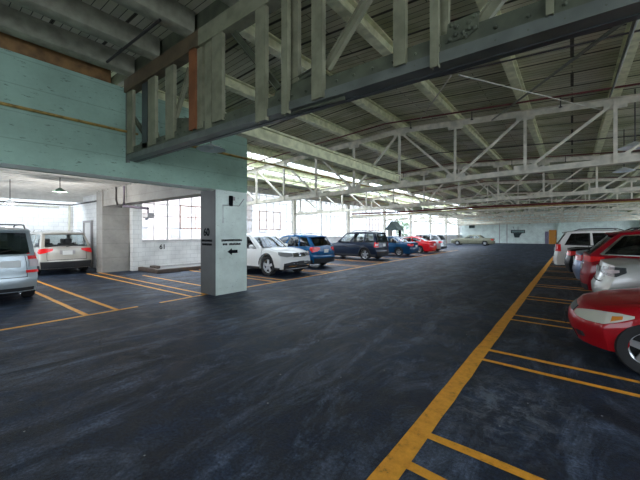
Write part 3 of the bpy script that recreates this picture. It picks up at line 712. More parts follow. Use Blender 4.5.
disc_lamp(624, 171, 3.6, .28, 'white industrial lamp hanging beyond the second truss', M['lamp_white'], 0)
disc_lamp(478, 202.5, 3.0, .4, 'white round lamp hanging between trusses over the aisle', M['lamp_white'], 1.5) if False else None

# conduits in the low bay
pipe('conduit', [(-20.9, -1.3, 3.12), (-20.9, 5.3, 3.12), (-20.7, 5.5, 3.12), (-16.4, 5.5, 3.12)], .035, M['pipe_dark'], 'dark pipe bundle under the white ribbed ceiling')
pipe('conduit', [(-20.92, 5.45, 3.15), (-20.92, 5.4, 0.1)], .05, M['pipe_cream'], 'cream downpipe in the corner of the white block wall')
pipe('conduit', [(-20.93, -1.3, 3.02), (-20.93, 5.0, 3.0)], .03, M['pipe_cream'], 'cream pipe along the top of the white block wall')
a = P(116, 187, Y=5.105); a.z = 3.45; b = P(116, 200, Y=5.105); c = P(119, 206.5, Y=5.105)
pipe('conduit', [a, b, (b.x+.15, 5.105, c.z+.05), c, P(121.5, 207, Y=5.105)], .03, M['pipe_dark'], 'bent black conduit on the concrete pier')
a = P(124, 186, Y=5.06); b = P(124, 206, Y=5.06)
a.z = min(a.z, 3.45); fx = P(148, 208.5, Y=5.06)
pipe('conduit', [a, b, fx], .045, M['lilac'], 'lilac-grey pipe arm reaching out beside the concrete pier')
t = thing('flood_lamp', 'small grey flood lamp on the end of the lilac-grey arm', 'lamp', (fx.x, 5.06, fx.z-.15))
bm = B(); bbox(bm, -.2, .2, -.1, .1, -.17, .0, .02); obj('housing', bm, M['conduit'], t)
bm = B(); tube(bm, [(0, 0, 0), (0, 0, .1)], .03); obj('bracket', bm, M['lilac'], t)
bm = B(); lathe(bm, [(.001, -.24), (.05, -.22), (.07, -.17)], 12, 'Z', (-.1, 0, 0)); obj('lens', bm, M['lamp_white'], t)
# electric box and conduit on the pillar
q = P(231, 201, X=HX)
t = thing('pillar_switch_box', 'small dark switch box high on the mint pillar', 'switch box', (HX-.018, q.y, q.z))
bm = B(); bbox(bm, 0, .06, -.06, .04, -.14, .14, .01); obj('housing', bm, M['black'], t)
bm = B(); bbox(bm, .0, .05, .05, .12, .02, .12, .01); obj('junction', bm, M['conduit'], t)
pts = [P(u, v, X=HX+.005) for u, v in ((223, 223), (223, 205), (239, 206), (244, 199))]
pipe('cable', pts, .01, M['conduit'], 'thin grey cable bent across the mint pillar face', 'cable')

# raised kerb below stall number 61
t = thing('kerb_island', 'low slab with dark timber edging under the window by number 61', 'kerb', (0, 0, 0))
bm = B(); box(bm, XL+.01, -13.45, 6.6, 11.2, 0.0, .10); obj('slab', bm, M['slab'], t)
bm = B(); bbox(bm, -13.45, -13.25, 6.35, 11.3, 0, .16, .015); obj('edging', bm, M['kerb_wood'], t)
bm = B(); bbox(bm, XL+.02, -13.46, 6.38, 6.58, 0, .16, .015); obj('edging', bm, M['kerb_wood'], t)
bm = B(); bbox(bm, -14.7, -14.2, 6.7, 6.95, .101, .22, .03); tag(obj('timber_block', bm, M['kerb_wood']), 'short dark timber block lying on the kerb slab', 'timber')

# attendant booth by the windows
BX, BY = -14.35, 30.9
t = thing('attendant_booth', 'small cream booth with dark gabled roof beyond the blue sedan', 'booth', (BX, BY, 0))
t.rotation_euler.z = 0; t.scale = (.80, .80, .97)
bm = B()
for sx in (-1, 1):
    for sy in (-1, 1): box(bm, sx*.6-.07, sx*.6+.07, sy*.6-.07, sy*.6+.07, 0, 2.1)
obj('corner_posts', bm, M['booth_wall'], t)
bm = B(); box(bm, -.6, .6, -.64, -.6, 0, .95); box(bm, -.6, .6, .6, .64, 0, .95); box(bm, -.64, -.6, -.6, .6, 0, 2.1); obj('wall_panel', bm, M['booth_wall'], t)
bm = B(); box(bm, .6, .66, -.1, .55, 0, 2.05); obj('door', bm, M['black'], t)
bm = B(); prof = [(-.9, 1.95), (0, 2.85), (.9, 1.95), (.9, 2.1), (0, 3.0), (-.9, 2.1)]
prof = [(-.95, 2.0), (.95, 2.0), (.85, 2.15), (0, 2.95), (-.85, 2.15)]
a = [bm.verts.new((x, -.9, z)) for x, z in prof]; b = [bm.verts.new((x, .9, z)) for x, z in prof]
bm.faces.new(a); bm.faces.new(b[::-1])
for i in range(5): bm.faces.new((a[i], a[(i+1) % 5], b[(i+1) % 5], b[i]))
obj('roof', bm, M['booth_roof'], t)

# ------------------------------------------------------------------ outside the windows
bm = B(); box(bm, -90, -21.5, -60, 120, -.4, -.1); box(bm, -21.5, XL-.3, 6.2, 120, -.4, -.1); obj('ground_outside', bm, M['out_ground'], kind='structure')
bm = B(); box(bm, XR+.3, 60, -60, 120, -.4, -.1); obj('ground_street', bm, M['out_ground'], kind='structure')
bm = B(); box(bm, -46, -36, 6, 26, -.1, 6); h = obj('house_wall', bm, M['out_brick'])
def house(x0, x1, y0, y1, z, m, lab):
    t = thing('building', lab, 'building', ((x0+x1)/2, (y0+y1)/2, -.1)); lx, ly = (x1-x0)/2, (y1-y0)/2
    bm = B(); box(bm, -lx, lx, -ly, ly, 0, z); obj('wall', bm, m, t)
    bm = B(); box(bm, -lx-.3, lx+.3, -ly-.3, ly+.3, z, z+.3); obj('roof', bm, M['out_white'], t)
    for i in range(int(ly*2/3.5)):
        y = -ly+1.8+i*3.5; bm = B(); box(bm, lx, lx+.05, y-.6, y+.6, 1.2, 2.9); obj('window', bm, M['conduit'], t)
bpy.data.objects.remove(h)
house(-48, -33, 2, 27, 9, M['out_brick'], 'pink brick building across the yard outside the windows')
house(-50, -34, 29, 66, 7, M['out_white'], 'pale rendered building across the yard outside the windows')
def shrub(x, y, h, r, lab):
    t = thing('shrub', lab, 'shrub', (x, y, -.1))
    bm = B(); rnd = random.Random(int(x*7+y*13))
    for i in range(420):
        a, b = rnd.uniform(0, 6.283), rnd.random(); rr = r*math.sqrt(rnd.random())*(1-.55*b)
        c = Vector((rr*math.cos(a), rr*math.sin(a), .4+b*(h-.4))); s = rnd.uniform(.08, .2)
        n = Vector((rnd.uniform(-1, 1), rnd.uniform(-1, 1), rnd.uniform(-.3, 1))).normalized(); u = n.orthogonal().normalized(); w = n.cross(u)
        bm.faces.new([bm.verts.new(c+u*s), bm.verts.new(c+w*s*.5), bm.verts.new(c-u*s), bm.verts.new(c-w*s*.5)])
    obj('foliage', bm, M['leaf'], t)
    bm = B(); tube(bm, [(0, 0, 0), (.05, 0, h*.7)], .05); obj('stem', bm, M['kerb_wood'], t)
shrub(-17.6, 39.5, 4.0, 1.4, 'tall green shrub outside the window behind the booth')
shrub(-18.3, 43.0, 3.2, 1.2, 'lower green shrub outside the far windows')

# ------------------------------------------------------------------ cars
def lerp(a, b, t): return a+(b-a)*t
def pw(pts, x):
    """smooth piecewise curve through (x, value) points"""
    if x <= pts[0][0]: return pts[0][1]
    for (a, va), (b, vb) in zip(pts, pts[1:]):
        if x <= b:
            t = (x-a)/(b-a); return lerp(va, vb, t)
    return pts[-1][1]
YF = [1, .975, .92, .82, .68, .5, .26, 0]

class Car:
    def __init__(s, spec):
        s.__dict__.update(dict(L=4.6, Wd=1.82, H=1.7, wbf=1.32, wbr=-1.32, wr=.35, sill=.26, front=[(.2, -.10), (.45, 0), (.62, -.01), (.85, -.10), (1.1, -.22)],
            rear=[(.25, -.06), (.5, 0), (.62, -.02), (.75, -.06), (1.1, -.09)], pf=.30, pr=.20, crown=.05, nose=.8, tum=.80, railed=True, rimf=.69))
        s.__dict__.update(spec)
        s.h = s.L/2; s.hw = s.Wd/2
    def top(s, x): return pw(s.prof, x)
    def side(s, z, x):
        """half width at height z"""
        t = s.top(x); b = z/max(t, .01)
        w = pw([(0, .90), (.25, .955), (.5, .995), (.68, 1.0), (.86, .985), (1.0, .935)], b)
        e = max(0, (abs(x)-s.h*.55)/(s.h*.45)); w *= 1-.06*e*e
        return s.hw*w
    def deform(s, x, y, z):
        yf = min(1, abs(y)/s.hw)
        e = max(0, x/s.h-.45)/.55; r = max(0, -x/s.h-.5)/.5
        x += e*e*(pw(s.front, z)-s.pf*yf**3.2) - r*r*(pw(s.rear, z)*1.0-s.pr*yf**4)
        return Vector((x, y, z))
    def fpt(s, yf, z, off=0.0):
        a = min(1, abs(yf)); x = s.h-max(0, abs(yf)-1)*s.hw
        p = s.deform(x, math.copysign(a, yf)*s.side(z, x), z); return p+Vector((off*(1 if abs(yf) < 1.05 else .3), math.copysign(off*a**3, yf), 0))
    def rpt(s, yf, z, off=0.0):
        a = min(1, abs(yf)); x = -s.h+max(0, abs(yf)-1)*s.hw
        p = s.deform(x, math.copysign(a, yf)*s.side(z, x), z); return p+Vector((-off*(1 if abs(yf) < 1.05 else .3), math.copysign(off*a**3, yf), 0))
    def zlow(s, x):
        z = s.sill
        for c in (s.wbf, s.wbr):
            d = (s.wr+.055)**2-(x-c)**2
            if d > 0: z = max(z, s.wr+math.sqrt(d)*1.0)
        if x > s.h*.8: z += .02
        return z
    # greenhouse
    def gx(s, f, t): return lerp(lerp(s.g[3], s.g[2], t)+.0, lerp(s.g[0], s.g[1], t), f)
    def gz(s, f, t, x): 
        zb = s.top(max(min(x, s.g[0]), s.g[3]))-.015; zr = s.H-.06-s.droop*max(0, (.5-f)*2)**2-.05*max(0, (f-.55)/.45)**2
        return lerp(zb, zr, t)
    def ghw(s, f, t):
        w0, w1 = s.hw*.925, s.hw*s.tum
        return lerp(w0, w1, t**1.35)*(1-.06*abs(2*f-1)**5)
    def gside(s, f, t, sg, off=0):
        b = s.gbow; x = lerp(lerp(s.g[3], s.g[2], t)+b*.6, lerp(s.g[0], s.g[1], t)-b, f)
        return Vector((x, sg*(s.ghw(f, t)+off), s.gz(f, t, x)))
    def gend(s, g, t, fr, off=0):
        f = 1 if fr else 0; bb = s.gbow if fr else s.gbow*.6
        x = (lerp(s.g[0], s.g[1], t)-bb*abs(g)**2.5) if fr else (lerp(s.g[3], s.g[2], t)+bb*abs(g)**2.5)
        return Vector((x+(off if fr else -off), g*s.ghw(f, t), s.gz(f, t, x)+ (0.02*(1-g*g)*t)))

def grid(bm, rows, mi=0, close=False):
    vs = [[bm.verts.new(p) for p in r] for r in rows]
    for a, b in zip(vs, vs[1:]):
        for i in range(len(a)-1):
            f = bm.faces.new((a[i], a[i+1], b[i+1], b[i])); f.material_index = mi
def patch_end(c, fr, poly, off=.012, ny=6):
    """lens or panel on the nose or tail: poly = [(yf, z_low, z_high), ...]; built on one side"""
    bm = B(); fn = c.fpt if fr else c.rpt; lo, mid, hi = [], [], []
    rows = []
    ys = []
    for (a, b) in zip(poly, poly[1:]):
        for k in range(ny): ys.append([lerp(a[i], b[i], k/ny) for i in range(3)])
    ys.append(poly[-1])
    for yf, z0, z1 in ys:
        rows.append([fn(yf, z0, -.01), fn(yf, z0, off)]+[fn(yf, lerp(z0, z1, q), off) for q in (.25, .5, .75)]+[fn(yf, z1, off), fn(yf, z1, -.01)])
    rows = [[fn(ys[0][0], lerp(ys[0][1], ys[0][2], q), -.01) for q in (0, 0, .25, .5, .75, 1, 1)]]+rows+[[fn(ys[-1][0], lerp(ys[-1][1], ys[-1][2], q), -.01) for q in (0, 0, .25, .5, .75, 1, 1)]]
    grid(bm, rows); bmesh.ops.remove_doubles(bm, verts=bm.verts, dist=1e-5); return bm
def mirror(bm):
    for v in bm.verts: v.co.y = -v.co.y
    bmesh.ops.reverse_faces(bm, faces=bm.faces); return bm

def build_car(spec, label, loc, rz, category='car', group=None):
    c = Car(spec); root = thing(spec.get('name', 'car'), label, category, loc, rz, group)
    PM = spec['paint']; GL = spec.get('glass', M['tint'])
    # ---- body shell
    xs = set()
    n = 44
    for i in range(n+1): xs.add(round(-c.h+c.L*i/n, 4))
    for w in (c.wbf, c.wbr):
        for k in range(0, 13): xs.add(round(w+(c.wr+.055)*math.cos(math.pi*k/12), 4))
    for d in c.doors: xs.update((round(d[0], 4), round(d[1], 4)))
    for q in (.01, .03, .06): xs.add(round(c.h-q, 4)); xs.add(round(-c.h+q, 4))
    xs = sorted(xs); xs = [x for i, x in enumerate(xs) if i == 0 or x-xs[i-1] > .004 or any(abs(x-e) < 1e-4 for d in c.doors for e in d)]
    T = [0, .08, .2, .36, .52, .68, .82, .93, 1.0]
    def sidept(x, t, sg, off=0):
        z = lerp(c.zlow(x), c.top(x), t); y = c.side(z, x)+off
        return c.deform(x, sg*y, z)
    body = B(); doors = []
    for sg in (-1, 1):
        for x0, x1 in zip(xs, xs[1:]):
            for t0, t1 in zip(T, T[1:]):
                hit = None
                for di, d in enumerate(c.doors):
                    if x0 >= d[0]-1e-3 and x1 <= d[1]+1e-3 and t0 >= .07: hit = (sg, di)
                if hit: continue
                q = [sidept(x0, t0, sg), sidept(x1, t0, sg), sidept(x1, t1, sg), sidept(x0, t1, sg)]
                body.faces.new([body.verts.new(p) for p in q])
        # inner lip of the side
        grid(body, [[sidept(x, 0, sg) for x in xs], [sidept(x, 0, sg)+Vector((0, -sg*.16, 0.01)) for x in xs]])
    def toppt(x, yf, sg):
        w = c.side(c.top(x), x); z = c.top(x)+c.crown*(1-yf**2)*.9+(.012 if yf < 1 else 0)
        return c.deform(x, sg*yf*w, z)
    for sg in (-1, 1): grid(body, [[toppt(x, y, sg) for x in xs] for y in YF])
    for X, fr in ((xs[-1], True), (xs[0], False)):
        for sg in (-1, 1):
            rows = [[c.deform(X, sg*y*c.side(lerp(c.zlow(X), c.top(X), t), X), lerp(c.zlow(X), c.top(X), t)) for y in YF] for t in T[:-1]]
            rows.append([toppt(X, y, sg) for y in YF]); grid(body, rows)
    # ---- greenhouse shell with window openings
    tb, tt = .07, .87
    TS = [0, tb, .3, .5, .7, tt, 1.0]
    fs = sorted({0, 1, *[f for w in c.wins for f in w], *[i/10 for i in range(11)]})
    panes = []
    for sg in (-1, 1):
        for t0, t1 in zip(TS, TS[1:]):
            for f0, f1 in zip(fs, fs[1:]):
                if t0 >= tb and t1 <= tt and any(f0 >= w[0]-1e-6 and f1 <= w[1]+1e-6 for w in c.wins): continue
                body.faces.new([body.verts.new(c.gside(f, t, sg)) for f, t in ((f0, t0), (f1, t0), (f1, t1), (f0, t1))])
    gs = [-1, -.88, -.6, -.3, 0, .3, .6, .88, 1]
    for fr in (True, False):
        for t0, t1 in zip(TS, TS[1:]):
            for g0, g1 in zip(gs, gs[1:]):
                if t0 >= tb and t1 <= (tt if not fr else tt) and abs(g0) <= .881 and abs(g1) <= .881: continue
                body.faces.new([body.verts.new(c.gend(g, t, fr)) for g, t in ((g0, t0), (g1, t0), (g1, t1), (g0, t1))])
    # roof
    rows = []
    for f in fs:
        l = c.gside(f, 1, 1); r = []
        for g in gs:
            if f == 0 or f == 1: p = c.gend(g, 1, f == 1)
            else: p = Vector((l.x+(.03*(1-g*g)*(1 if f > .5 else -1)*abs(2*f-1)**3), g*l.y, l.z+.055*(1-abs(g)**2.4)*min(1, (1-abs(2*f-1)**4)+.36)))
            r.append(p)
        rows.append(r)
    grid(body, rows)
    bmesh.ops.remove_doubles(body, verts=body.verts, dist=.0025)
    bo = obj('body', body, PM, root, smooth=True)
    # ---- doors
    for sg in (-1, 1):
        for di, d in enumerate(c.doors):
            bm = B(); dx = [x for x in xs if d[0]-1e-3 <= x <= d[1]+1e-3]
            grid(bm, [[sidept(x, t, sg) for x in dx] for t in T[1:]])
            sm = .009
            for e in (d[0], d[1]):
                grid(bm, [[sidept(e-sm, t, sg, .0035) for t in T[1:]], [sidept(e+sm, t, sg, .0035) for t in T[1:]]], 1)
            grid(bm, [[sidept(x, .075, sg, .0035) for x in dx], [sidept(x, .1, sg, .0035) for x in dx]], 1)
            dr = obj('door', bm, PM, root, smooth=True, mats=[PM, M['well']])
            hx = d[0]+.16; p = sidept(hx, .84, sg)
            bm = B(); bbox(bm, p.x-.09, p.x+.11, p.y-.022, p.y+.022, p.z-.018, p.z+.018, .012); obj('door_handle', bm, spec.get('handle', PM), dr, smooth=True)
    # ---- glass
    for sg in (-1, 1):
        for w in c.wins:
            bm = B(); ff = [f for f in fs if w[0]-1e-6 <= f <= w[1]+1e-6]
            grid(bm, [[c.gside(f, t, sg, -.004) for f in ff] for t in TS[1:-1]]); obj('side_window', bm, spec.get('rear_glass', GL) if w[1] < .45 else GL, root, smooth=True)
    for fr, nm in ((True, 'windshield'), (False, 'rear_window')):
        bm = B(); grid(bm, [[c.gend(g, t, fr, -.004) for g in gs[1:-1]] for t in TS[1:-1]]); obj(nm, bm, spec.get('ws_glass', GL) if fr else spec.get('back_glass', spec.get('rear_glass', GL)), root, smooth=True)
    # black window surround strip along the belt
    for sg in (-1, 1):
        bm = B(); cb = spec.get('chrome_belt'); fl = [f for f in fs if c.wins[0][0]-1e-6 <= f <= .96]
        grid(bm, [[c.gside(f, .035, sg, .004) for f in fl], [c.gside(f, .075, sg, .004) for f in fl]])
        if cb:
            a = c.wins[0][0]; grid(bm, [[c.gside(a-.012, t, sg, .006) for t in TS[1:-1]], [c.gside(a+.012, t, sg, .006) for t in TS[1:-1]]])
            grid(bm, [[c.gside(f, .85, sg, .006) for f in fl], [c.gside(f, .89, sg, .006) for f in fl]])
        obj('belt_trim', bm, M['chrome'] if cb else M['plastic'], root)
    # ---- cabin
    bm = B(); x0, x1 = c.g[3]+.12, c.g[0]-.12
    for i in range(8):
        a, b = lerp(x0, x1, i/8), lerp(x0, x1, (i+1)/8); za, zb_ = c.top(a)+.062+c.crown*.2, c.top(b)+.062+c.crown*.2
        w = c.hw*.84; bm.faces.new([bm.verts.new(p) for p in ((a, -w, za), (b, -w, zb_), (b, w, zb_), (a, w, za))])
    for sx in c.seats:
        for sy in (-.37, .37):
            z = c.top(sx)
            bbox(bm, sx-.06, sx+.08, sy-.22, sy+.22, z-.1, z+.16, .05); bbox(bm, sx-.05, sx+.05, sy-.13, sy+.13, z+.15, min(z+.34, c.H-.14), .04)
    obj('cabin_seats', bm, M['interior'], root)
    # ---- underside
    bm = B(); bbox(bm, -c.h+.3, c.h-.38, -c.hw+.27, c.hw-.27, .19, .62, .03); obj('underbody', bm, M['well'], root)
    # ---- wheels
    for wx in (c.wbf, c.wbr):
        for sg in (-1, 1):
            r = c.wr; bm = B(); ww = .105
            lathe(bm, [(r*(c.rimf-.01), -ww+.01), (r*.76, -ww), (r*.93, -ww), (r*.99, -ww+.03), (r, -.03), (r, .03), (r*.99, ww-.03), (r*.93, ww), (r*.76, ww), (r*(c.rimf-.01), ww-.01), (r*(c.rimf-.03), 0), (r*(c.rimf-.01), -ww+.01)], 32, 'Y', (wx, sg*(c.hw-ww-.015), r))
            wh = obj('wheel', bm, M['tire'], root, smooth=True)
            bm = B(); yo = sg*(c.hw-.040); rr = r*c.rimf
            lathe(bm, [(rr, 0), (rr*1.0, -sg*.02), (rr*.9, -sg*.035), (rr*.87, -sg*.09)], 32, 'Y', (wx, yo+sg*.012, r))
            ns = spec.get('spokes', 5)
            for k in range(ns):
                a = 2*math.pi*k/ns+.3; d = Vector((math.cos(a), 0, math.sin(a))); e = Vector((-math.sin(a), 0, math.cos(a)))
                o0 = Vector((wx, yo-sg*.012, r)); w0, w1 = rr*.17*5/ns+.008, rr*.13*5/ns+.008
                pa = [o0+d*rr*.15+e*w0, o0+d*rr*.15-e*w0, o0+d*rr*.93-e*w1, o0+d*rr*.93+e*w1]
                va = [bm.verts.new(p) for p in pa]; vb = [bm.verts.new(p-Vector((0, sg*.03, 0))) for p in pa]
                bm.faces.new(va); bm.faces.new(vb[::-1])
                for i in range(4): bm.faces.new((va[i], va[(i+1) % 4], vb[(i+1) % 4], vb[i]))
            lathe(bm, [(.001, sg*.006), (rr*.16, sg*.004), (rr*.22, -sg*.012)], 16, 'Y', (wx, yo, r))
            obj('rim', bm, M['rim'], wh, smooth=True)
            bm = B(); lathe(bm, [(.001, 0), (rr*.9, 0)], 24, 'Y', (wx, yo-sg*.07, r)); obj('brake_disc', bm, M['well'], wh)
    # ---- nose
    N_ = spec['nosekit']
    for sg in (1, -1):
        bm = patch_end(c, True, N_['head']); obj('headlight', mirror(bm) if sg < 0 else bm, N_.get('lens', M['head']), root, smooth=True)
        if 'turn' in N_:
            bm = patch_end(c, True, N_['turn'], .018); obj('turn_signal', mirror(bm) if sg < 0 else bm, M['amber'], root, smooth=True)
        if 'fog' in N_:
            bm = patch_end(c, True, N_['fog'], .014); obj('fog_lamp', mirror(bm) if sg < 0 else bm, N_.get('fogm', M['plastic']), root, smooth=True)
    for key, nm, m in (('grille', 'grille', M['plastic']), ('intake', 'air_intake', M['plastic']), ('lip', 'front_bumper', M['plastic'])):
        if key in N_:
            bm = patch_end(c, True, N_[key], .01, 8); obj(nm, bm, m, root, smooth=True)
    for y0, y1, z, h in N_.get('bars', []):
        bm = patch_end(c, True, [(y0, z-h/2, z+h/2), (y1, z-h/2, z+h/2)], .026, 8); obj('chrome_bar', bm, M['chrome'], root, smooth=True)
    if 'badge' in N_:
        p = c.fpt(0, N_['badge'], .035); bm = B(); lathe(bm, [(.001, .0), (.04, .0), (.05, .004), (.065, .004), (.068, -.03)], 20, 'X', p); obj('emblem', bm, M['chrome'], root, smooth=True)
    if 'plate' in N_:
        p = c.fpt(0, N_['plate'], .02); bm = B(); bbox(bm, p.x-.01, p.x+.015, -.16, .16, p.z-.08, p.z+.08, .006); obj('license_plate', bm, N_.get('platem', M['plate']), root)
    # hood seam
    bm = B(); hx = c.g[0]+.02
    for sg in (-1, 1):
        ln = [toppt(lerp(hx, c.h-.05, k/10), lerp(.86, .80, k/10), sg)+Vector((0, 0, .003)) for k in range(11)]
        grid(bm, [ln, [p+Vector((0, sg*.012, 0)) for p in ln]])
    obj('hood_seam', bm, M['well'], root)
    # ---- tail
    R_ = spec['tailkit']
    for sg in (1, -1):
        for poly, m in R_['lamps']:
            bm = patch_end(c, False, poly, .014 if m is not M['tail_clear'] else .024); obj('taillight', mirror(bm) if sg < 0 else bm, m, root, smooth=True)
    for poly, m, nm in R_.get('panels', []):
        bm = patch_end(c, False, poly, .011, 8); obj(nm, bm, m, root, smooth=True)
    if 'plate' in R_:
        p = c.rpt(0, R_['plate'], .016); bm = B(); bbox(bm, p.x-.015, p.x+.01, -.16, .16, p.z-.08, p.z+.08, .006); obj('license_plate', bm, M['plate'], root)
    # tailgate seam
    bm = B(); zz = [lerp(R_.get('seam', .62), c.top(-c.h)-.01, k/6) for k in range(7)]
    for sg in (-1, 1):
        y = R_.get('seamy', .74); grid(bm, [[c.rpt(sg*y, z, .004) for z in zz], [c.rpt(sg*(y+.014), z, .004) for z in zz]])
    ys = [lerp(-R_.get('seamy', .74), R_.get('seamy', .74), k/10) for k in range(11)]
    grid(bm, [[c.rpt(y, zz[0], .004) for y in ys], [c.rpt(y, zz[0]+.016, .004) for y in ys]])
    obj('tailgate_seam', bm, M['well'], root)
    if R_.get('wiper'):
        a, b = c.gend(.05, .08, False, .02), c.gend(-.45, .22, False, .02); bm = B(); tube(bm, [a, b], .012, 6); obj('rear_wiper', bm, M['plastic'], root)
    if R_.get('spoiler'):
        rows = [[c.gend(g, t, False, o) for g in gs] for t, o in ((.97, -.02), (.93, .10), (.99, .10), (1.0, -.05))]
        bm = B(); grid(bm, rows); obj('spoiler', bm, PM, root, smooth=True)
    if R_.get('exhaust'):
        bm = B(); lathe(bm, [(.03, -.1), (.035, 0), (.028, 0), (.026, -.09)], 12, 'X', (-c.h+.06, -c.hw*.55, .27)); 
        for v in bm.verts: v.co.x = -2*(c.h-.06)+0-v.co.x if False else v.co.x
        obj('exhaust', bm, M['chrome'], root, smooth=True)
    # ---- mirrors
    for sg in (-1, 1):
        p = c.gside(.90, .10, sg); bm = B()
        bmesh.ops.create_icosphere(bm, subdivisions=2, radius=1)
        for v in bm.verts:
            v.co = Vector((v.co.x*.085*(1 if v.co.x > 0 else .5), v.co.y*.12, v.co.z*.082))+Vector((p.x-.02, p.y+sg*.15, p.z+.06))
        bar(bm, (p.x-.02, p.y-sg*.02, p.z+.02), (p.x-.02, p.y+sg*.10, p.z+.04), .05, .03)
        obj('wing_mirror', bm, spec.get('mirror', PM), root, smooth=True)
    # ---- roof rails
    if c.railed:
        for sg in (-1, 1):
            pts = []
            for k in range(9):
                f = lerp(.10, .80, k/8); q = c.gside(f, 1, sg); pts.append(Vector((q.x, q.y*.90, q.z+.045+(.05 if 0 < k < 8 else -.015))))
            bm = B(); tube(bm, pts, .017, 8); obj('roof_rail', bm, spec.get('railm', M['plastic']), root, smooth=True)
        if spec.get('crossbars'):
            for f in (.3, .65):
                q = c.gside(f, 1, 1); bm = B(); bar(bm, (q.x, -q.y*.9, q.z+.10), (q.x, q.y*.9, q.z+.10), .05, .025); obj('cross_bar', bm, M['plastic'], root)
    # ---- plastic cladding along the sills
    if spec.get('clad'):
        bm = B(); k = spec['clad']
        for sg in (-1, 1):
            grid(bm, [[sidept(x, t, sg, .010) for x in xs[2:-2]] for t in (0, k*.5, k)])
        obj('sill_cladding', bm, M['plastic'], root, smooth=True)
        for sg in (-1, 1):
            for w in (c.wbf, c.wbr):
                bm = B(); rows = []
                for rr_ in (c.wr+.05, c.wr+.11):
                    row = []
                    for q in range(15):
                        an = math.pi*q/14; x = w+rr_*math.cos(an); z = max(c.zlow(x) if rr_ < c.wr+.06 else c.sill, c.wr+rr_*math.sin(an)); p = c.deform(x, sg*(c.side(z, x)+.012), z); row.append(p)
                    rows.append(row)
                grid(bm, rows); obj('arch_trim', bm, M['plastic'], root, smooth=True)
    return root

# silhouettes -------------------------------------------------------
def suv(**k):
    L = k.get('L', 4.6); h = L/2; H = k.get('H', 1.68)
    b = k.get('belt', 1.03); hd = k.get('hood', .98)
    s = dict(L=L, H=H, prof=[(-h, b+.0), (-h+.5, b+.02), (-h+1.6, b), (h-1.45, b-.03), (h-1.30, hd+.02), (h-.75, hd-.02), (h-.25, hd-.09), (h, hd-.16)],
        g=[h-1.22, h-2.0, -h+.42, -h+.06], gbow=.16, droop=.05, wins=[(.06, .27), (.31, .60), (.64, .93)],
        doors=[(-h+1.25, -h+2.18), (-h+2.18, -h+3.24)], seats=[-h+1.45, h-2.55],
        nosekit=dict(head=[(.52, hd-.27, hd-.19), (.75, hd-.30, hd-.15), (.97, hd-.24, hd-.11), (1.25, hd-.16, hd-.10)], grille=[(-.42, hd-.33, hd-.17), (0, hd-.34, hd-.16), (.42, hd-.33, hd-.17)], intake=[(-.6, .33, .46), (.6, .33, .46)], fog=[(.72, .36, .47), (.88, .38, .46)], plate=.5),
        tailkit=dict(lamps=[([(.66, b-.24, b-.06), (1.0, b-.26, b-.05), (1.22, b-.20, b-.06)], M['tail'])], panels=[([(-.93, .27, .46), (.93, .27, .46)], M['plastic'], 'rear_bumper')], plate=b-.25, wiper=True, spoiler=True))
    s.update({a: v for a, v in k.items()}); return s
def sedan(**k):
    L = k.get('L', 4.55); h = L/2; H = k.get('H', 1.44); b = k.get('belt', .92); hd = k.get('hood', .84); dk = k.get('deck', .98)
    s = dict(L=L, H=H, railed=False, rimf=.63, wr=.315, sill=.20, wbf=h-.92, wbr=-h+.98, Wd=1.74,
        prof=[(-h, dk-.05), (-h+.35, dk), (-h+.75, dk-.01), (-h+1.2, b+.02), (h-1.75, b-.02), (h-1.35, hd+.04), (h-.75, hd-.03), (h-.25, hd-.13), (h, hd-.24)],
        g=[h-1.22, h-2.12, -h+1.30, -h+.62], gbow=.15, droop=.03, wins=[(.10, .46), (.50, .92)], doors=[(-h+1.12, -h+1.98), (-h+1.98, -h+3.02)], seats=[-h+1.55, h-2.5],
        front=[(.2, -.12), (.42, 0), (.55, -.01), (.7, -.12), (.85, -.28)], rear=[(.2, -.1), (.45, 0), (.62, -.02), (.95, -.10)],
        nosekit=dict(head=[(.48, hd-.30, hd-.22), (.75, hd-.31, hd-.15), (.98, hd-.24, hd-.08), (1.25, hd-.16, hd-.06)], grille=[(-.38, hd-.32, hd-.25), (.38, hd-.32, hd-.25)], intake=[(-.5, .25, .36), (.5, .25, .36)], fog=[(.7, .27, .36), (.84, .28, .35)], plate=.44),
        tailkit=dict(lamps=[([(.52, dk-.23, dk-.07), (1.0, dk-.25, dk-.08), (1.2, dk-.2, dk-.08)], M['tail'])], panels=[], plate=dk-.26, seam=.62, wiper=False))
    s.update(k); return s

PI = math.pi
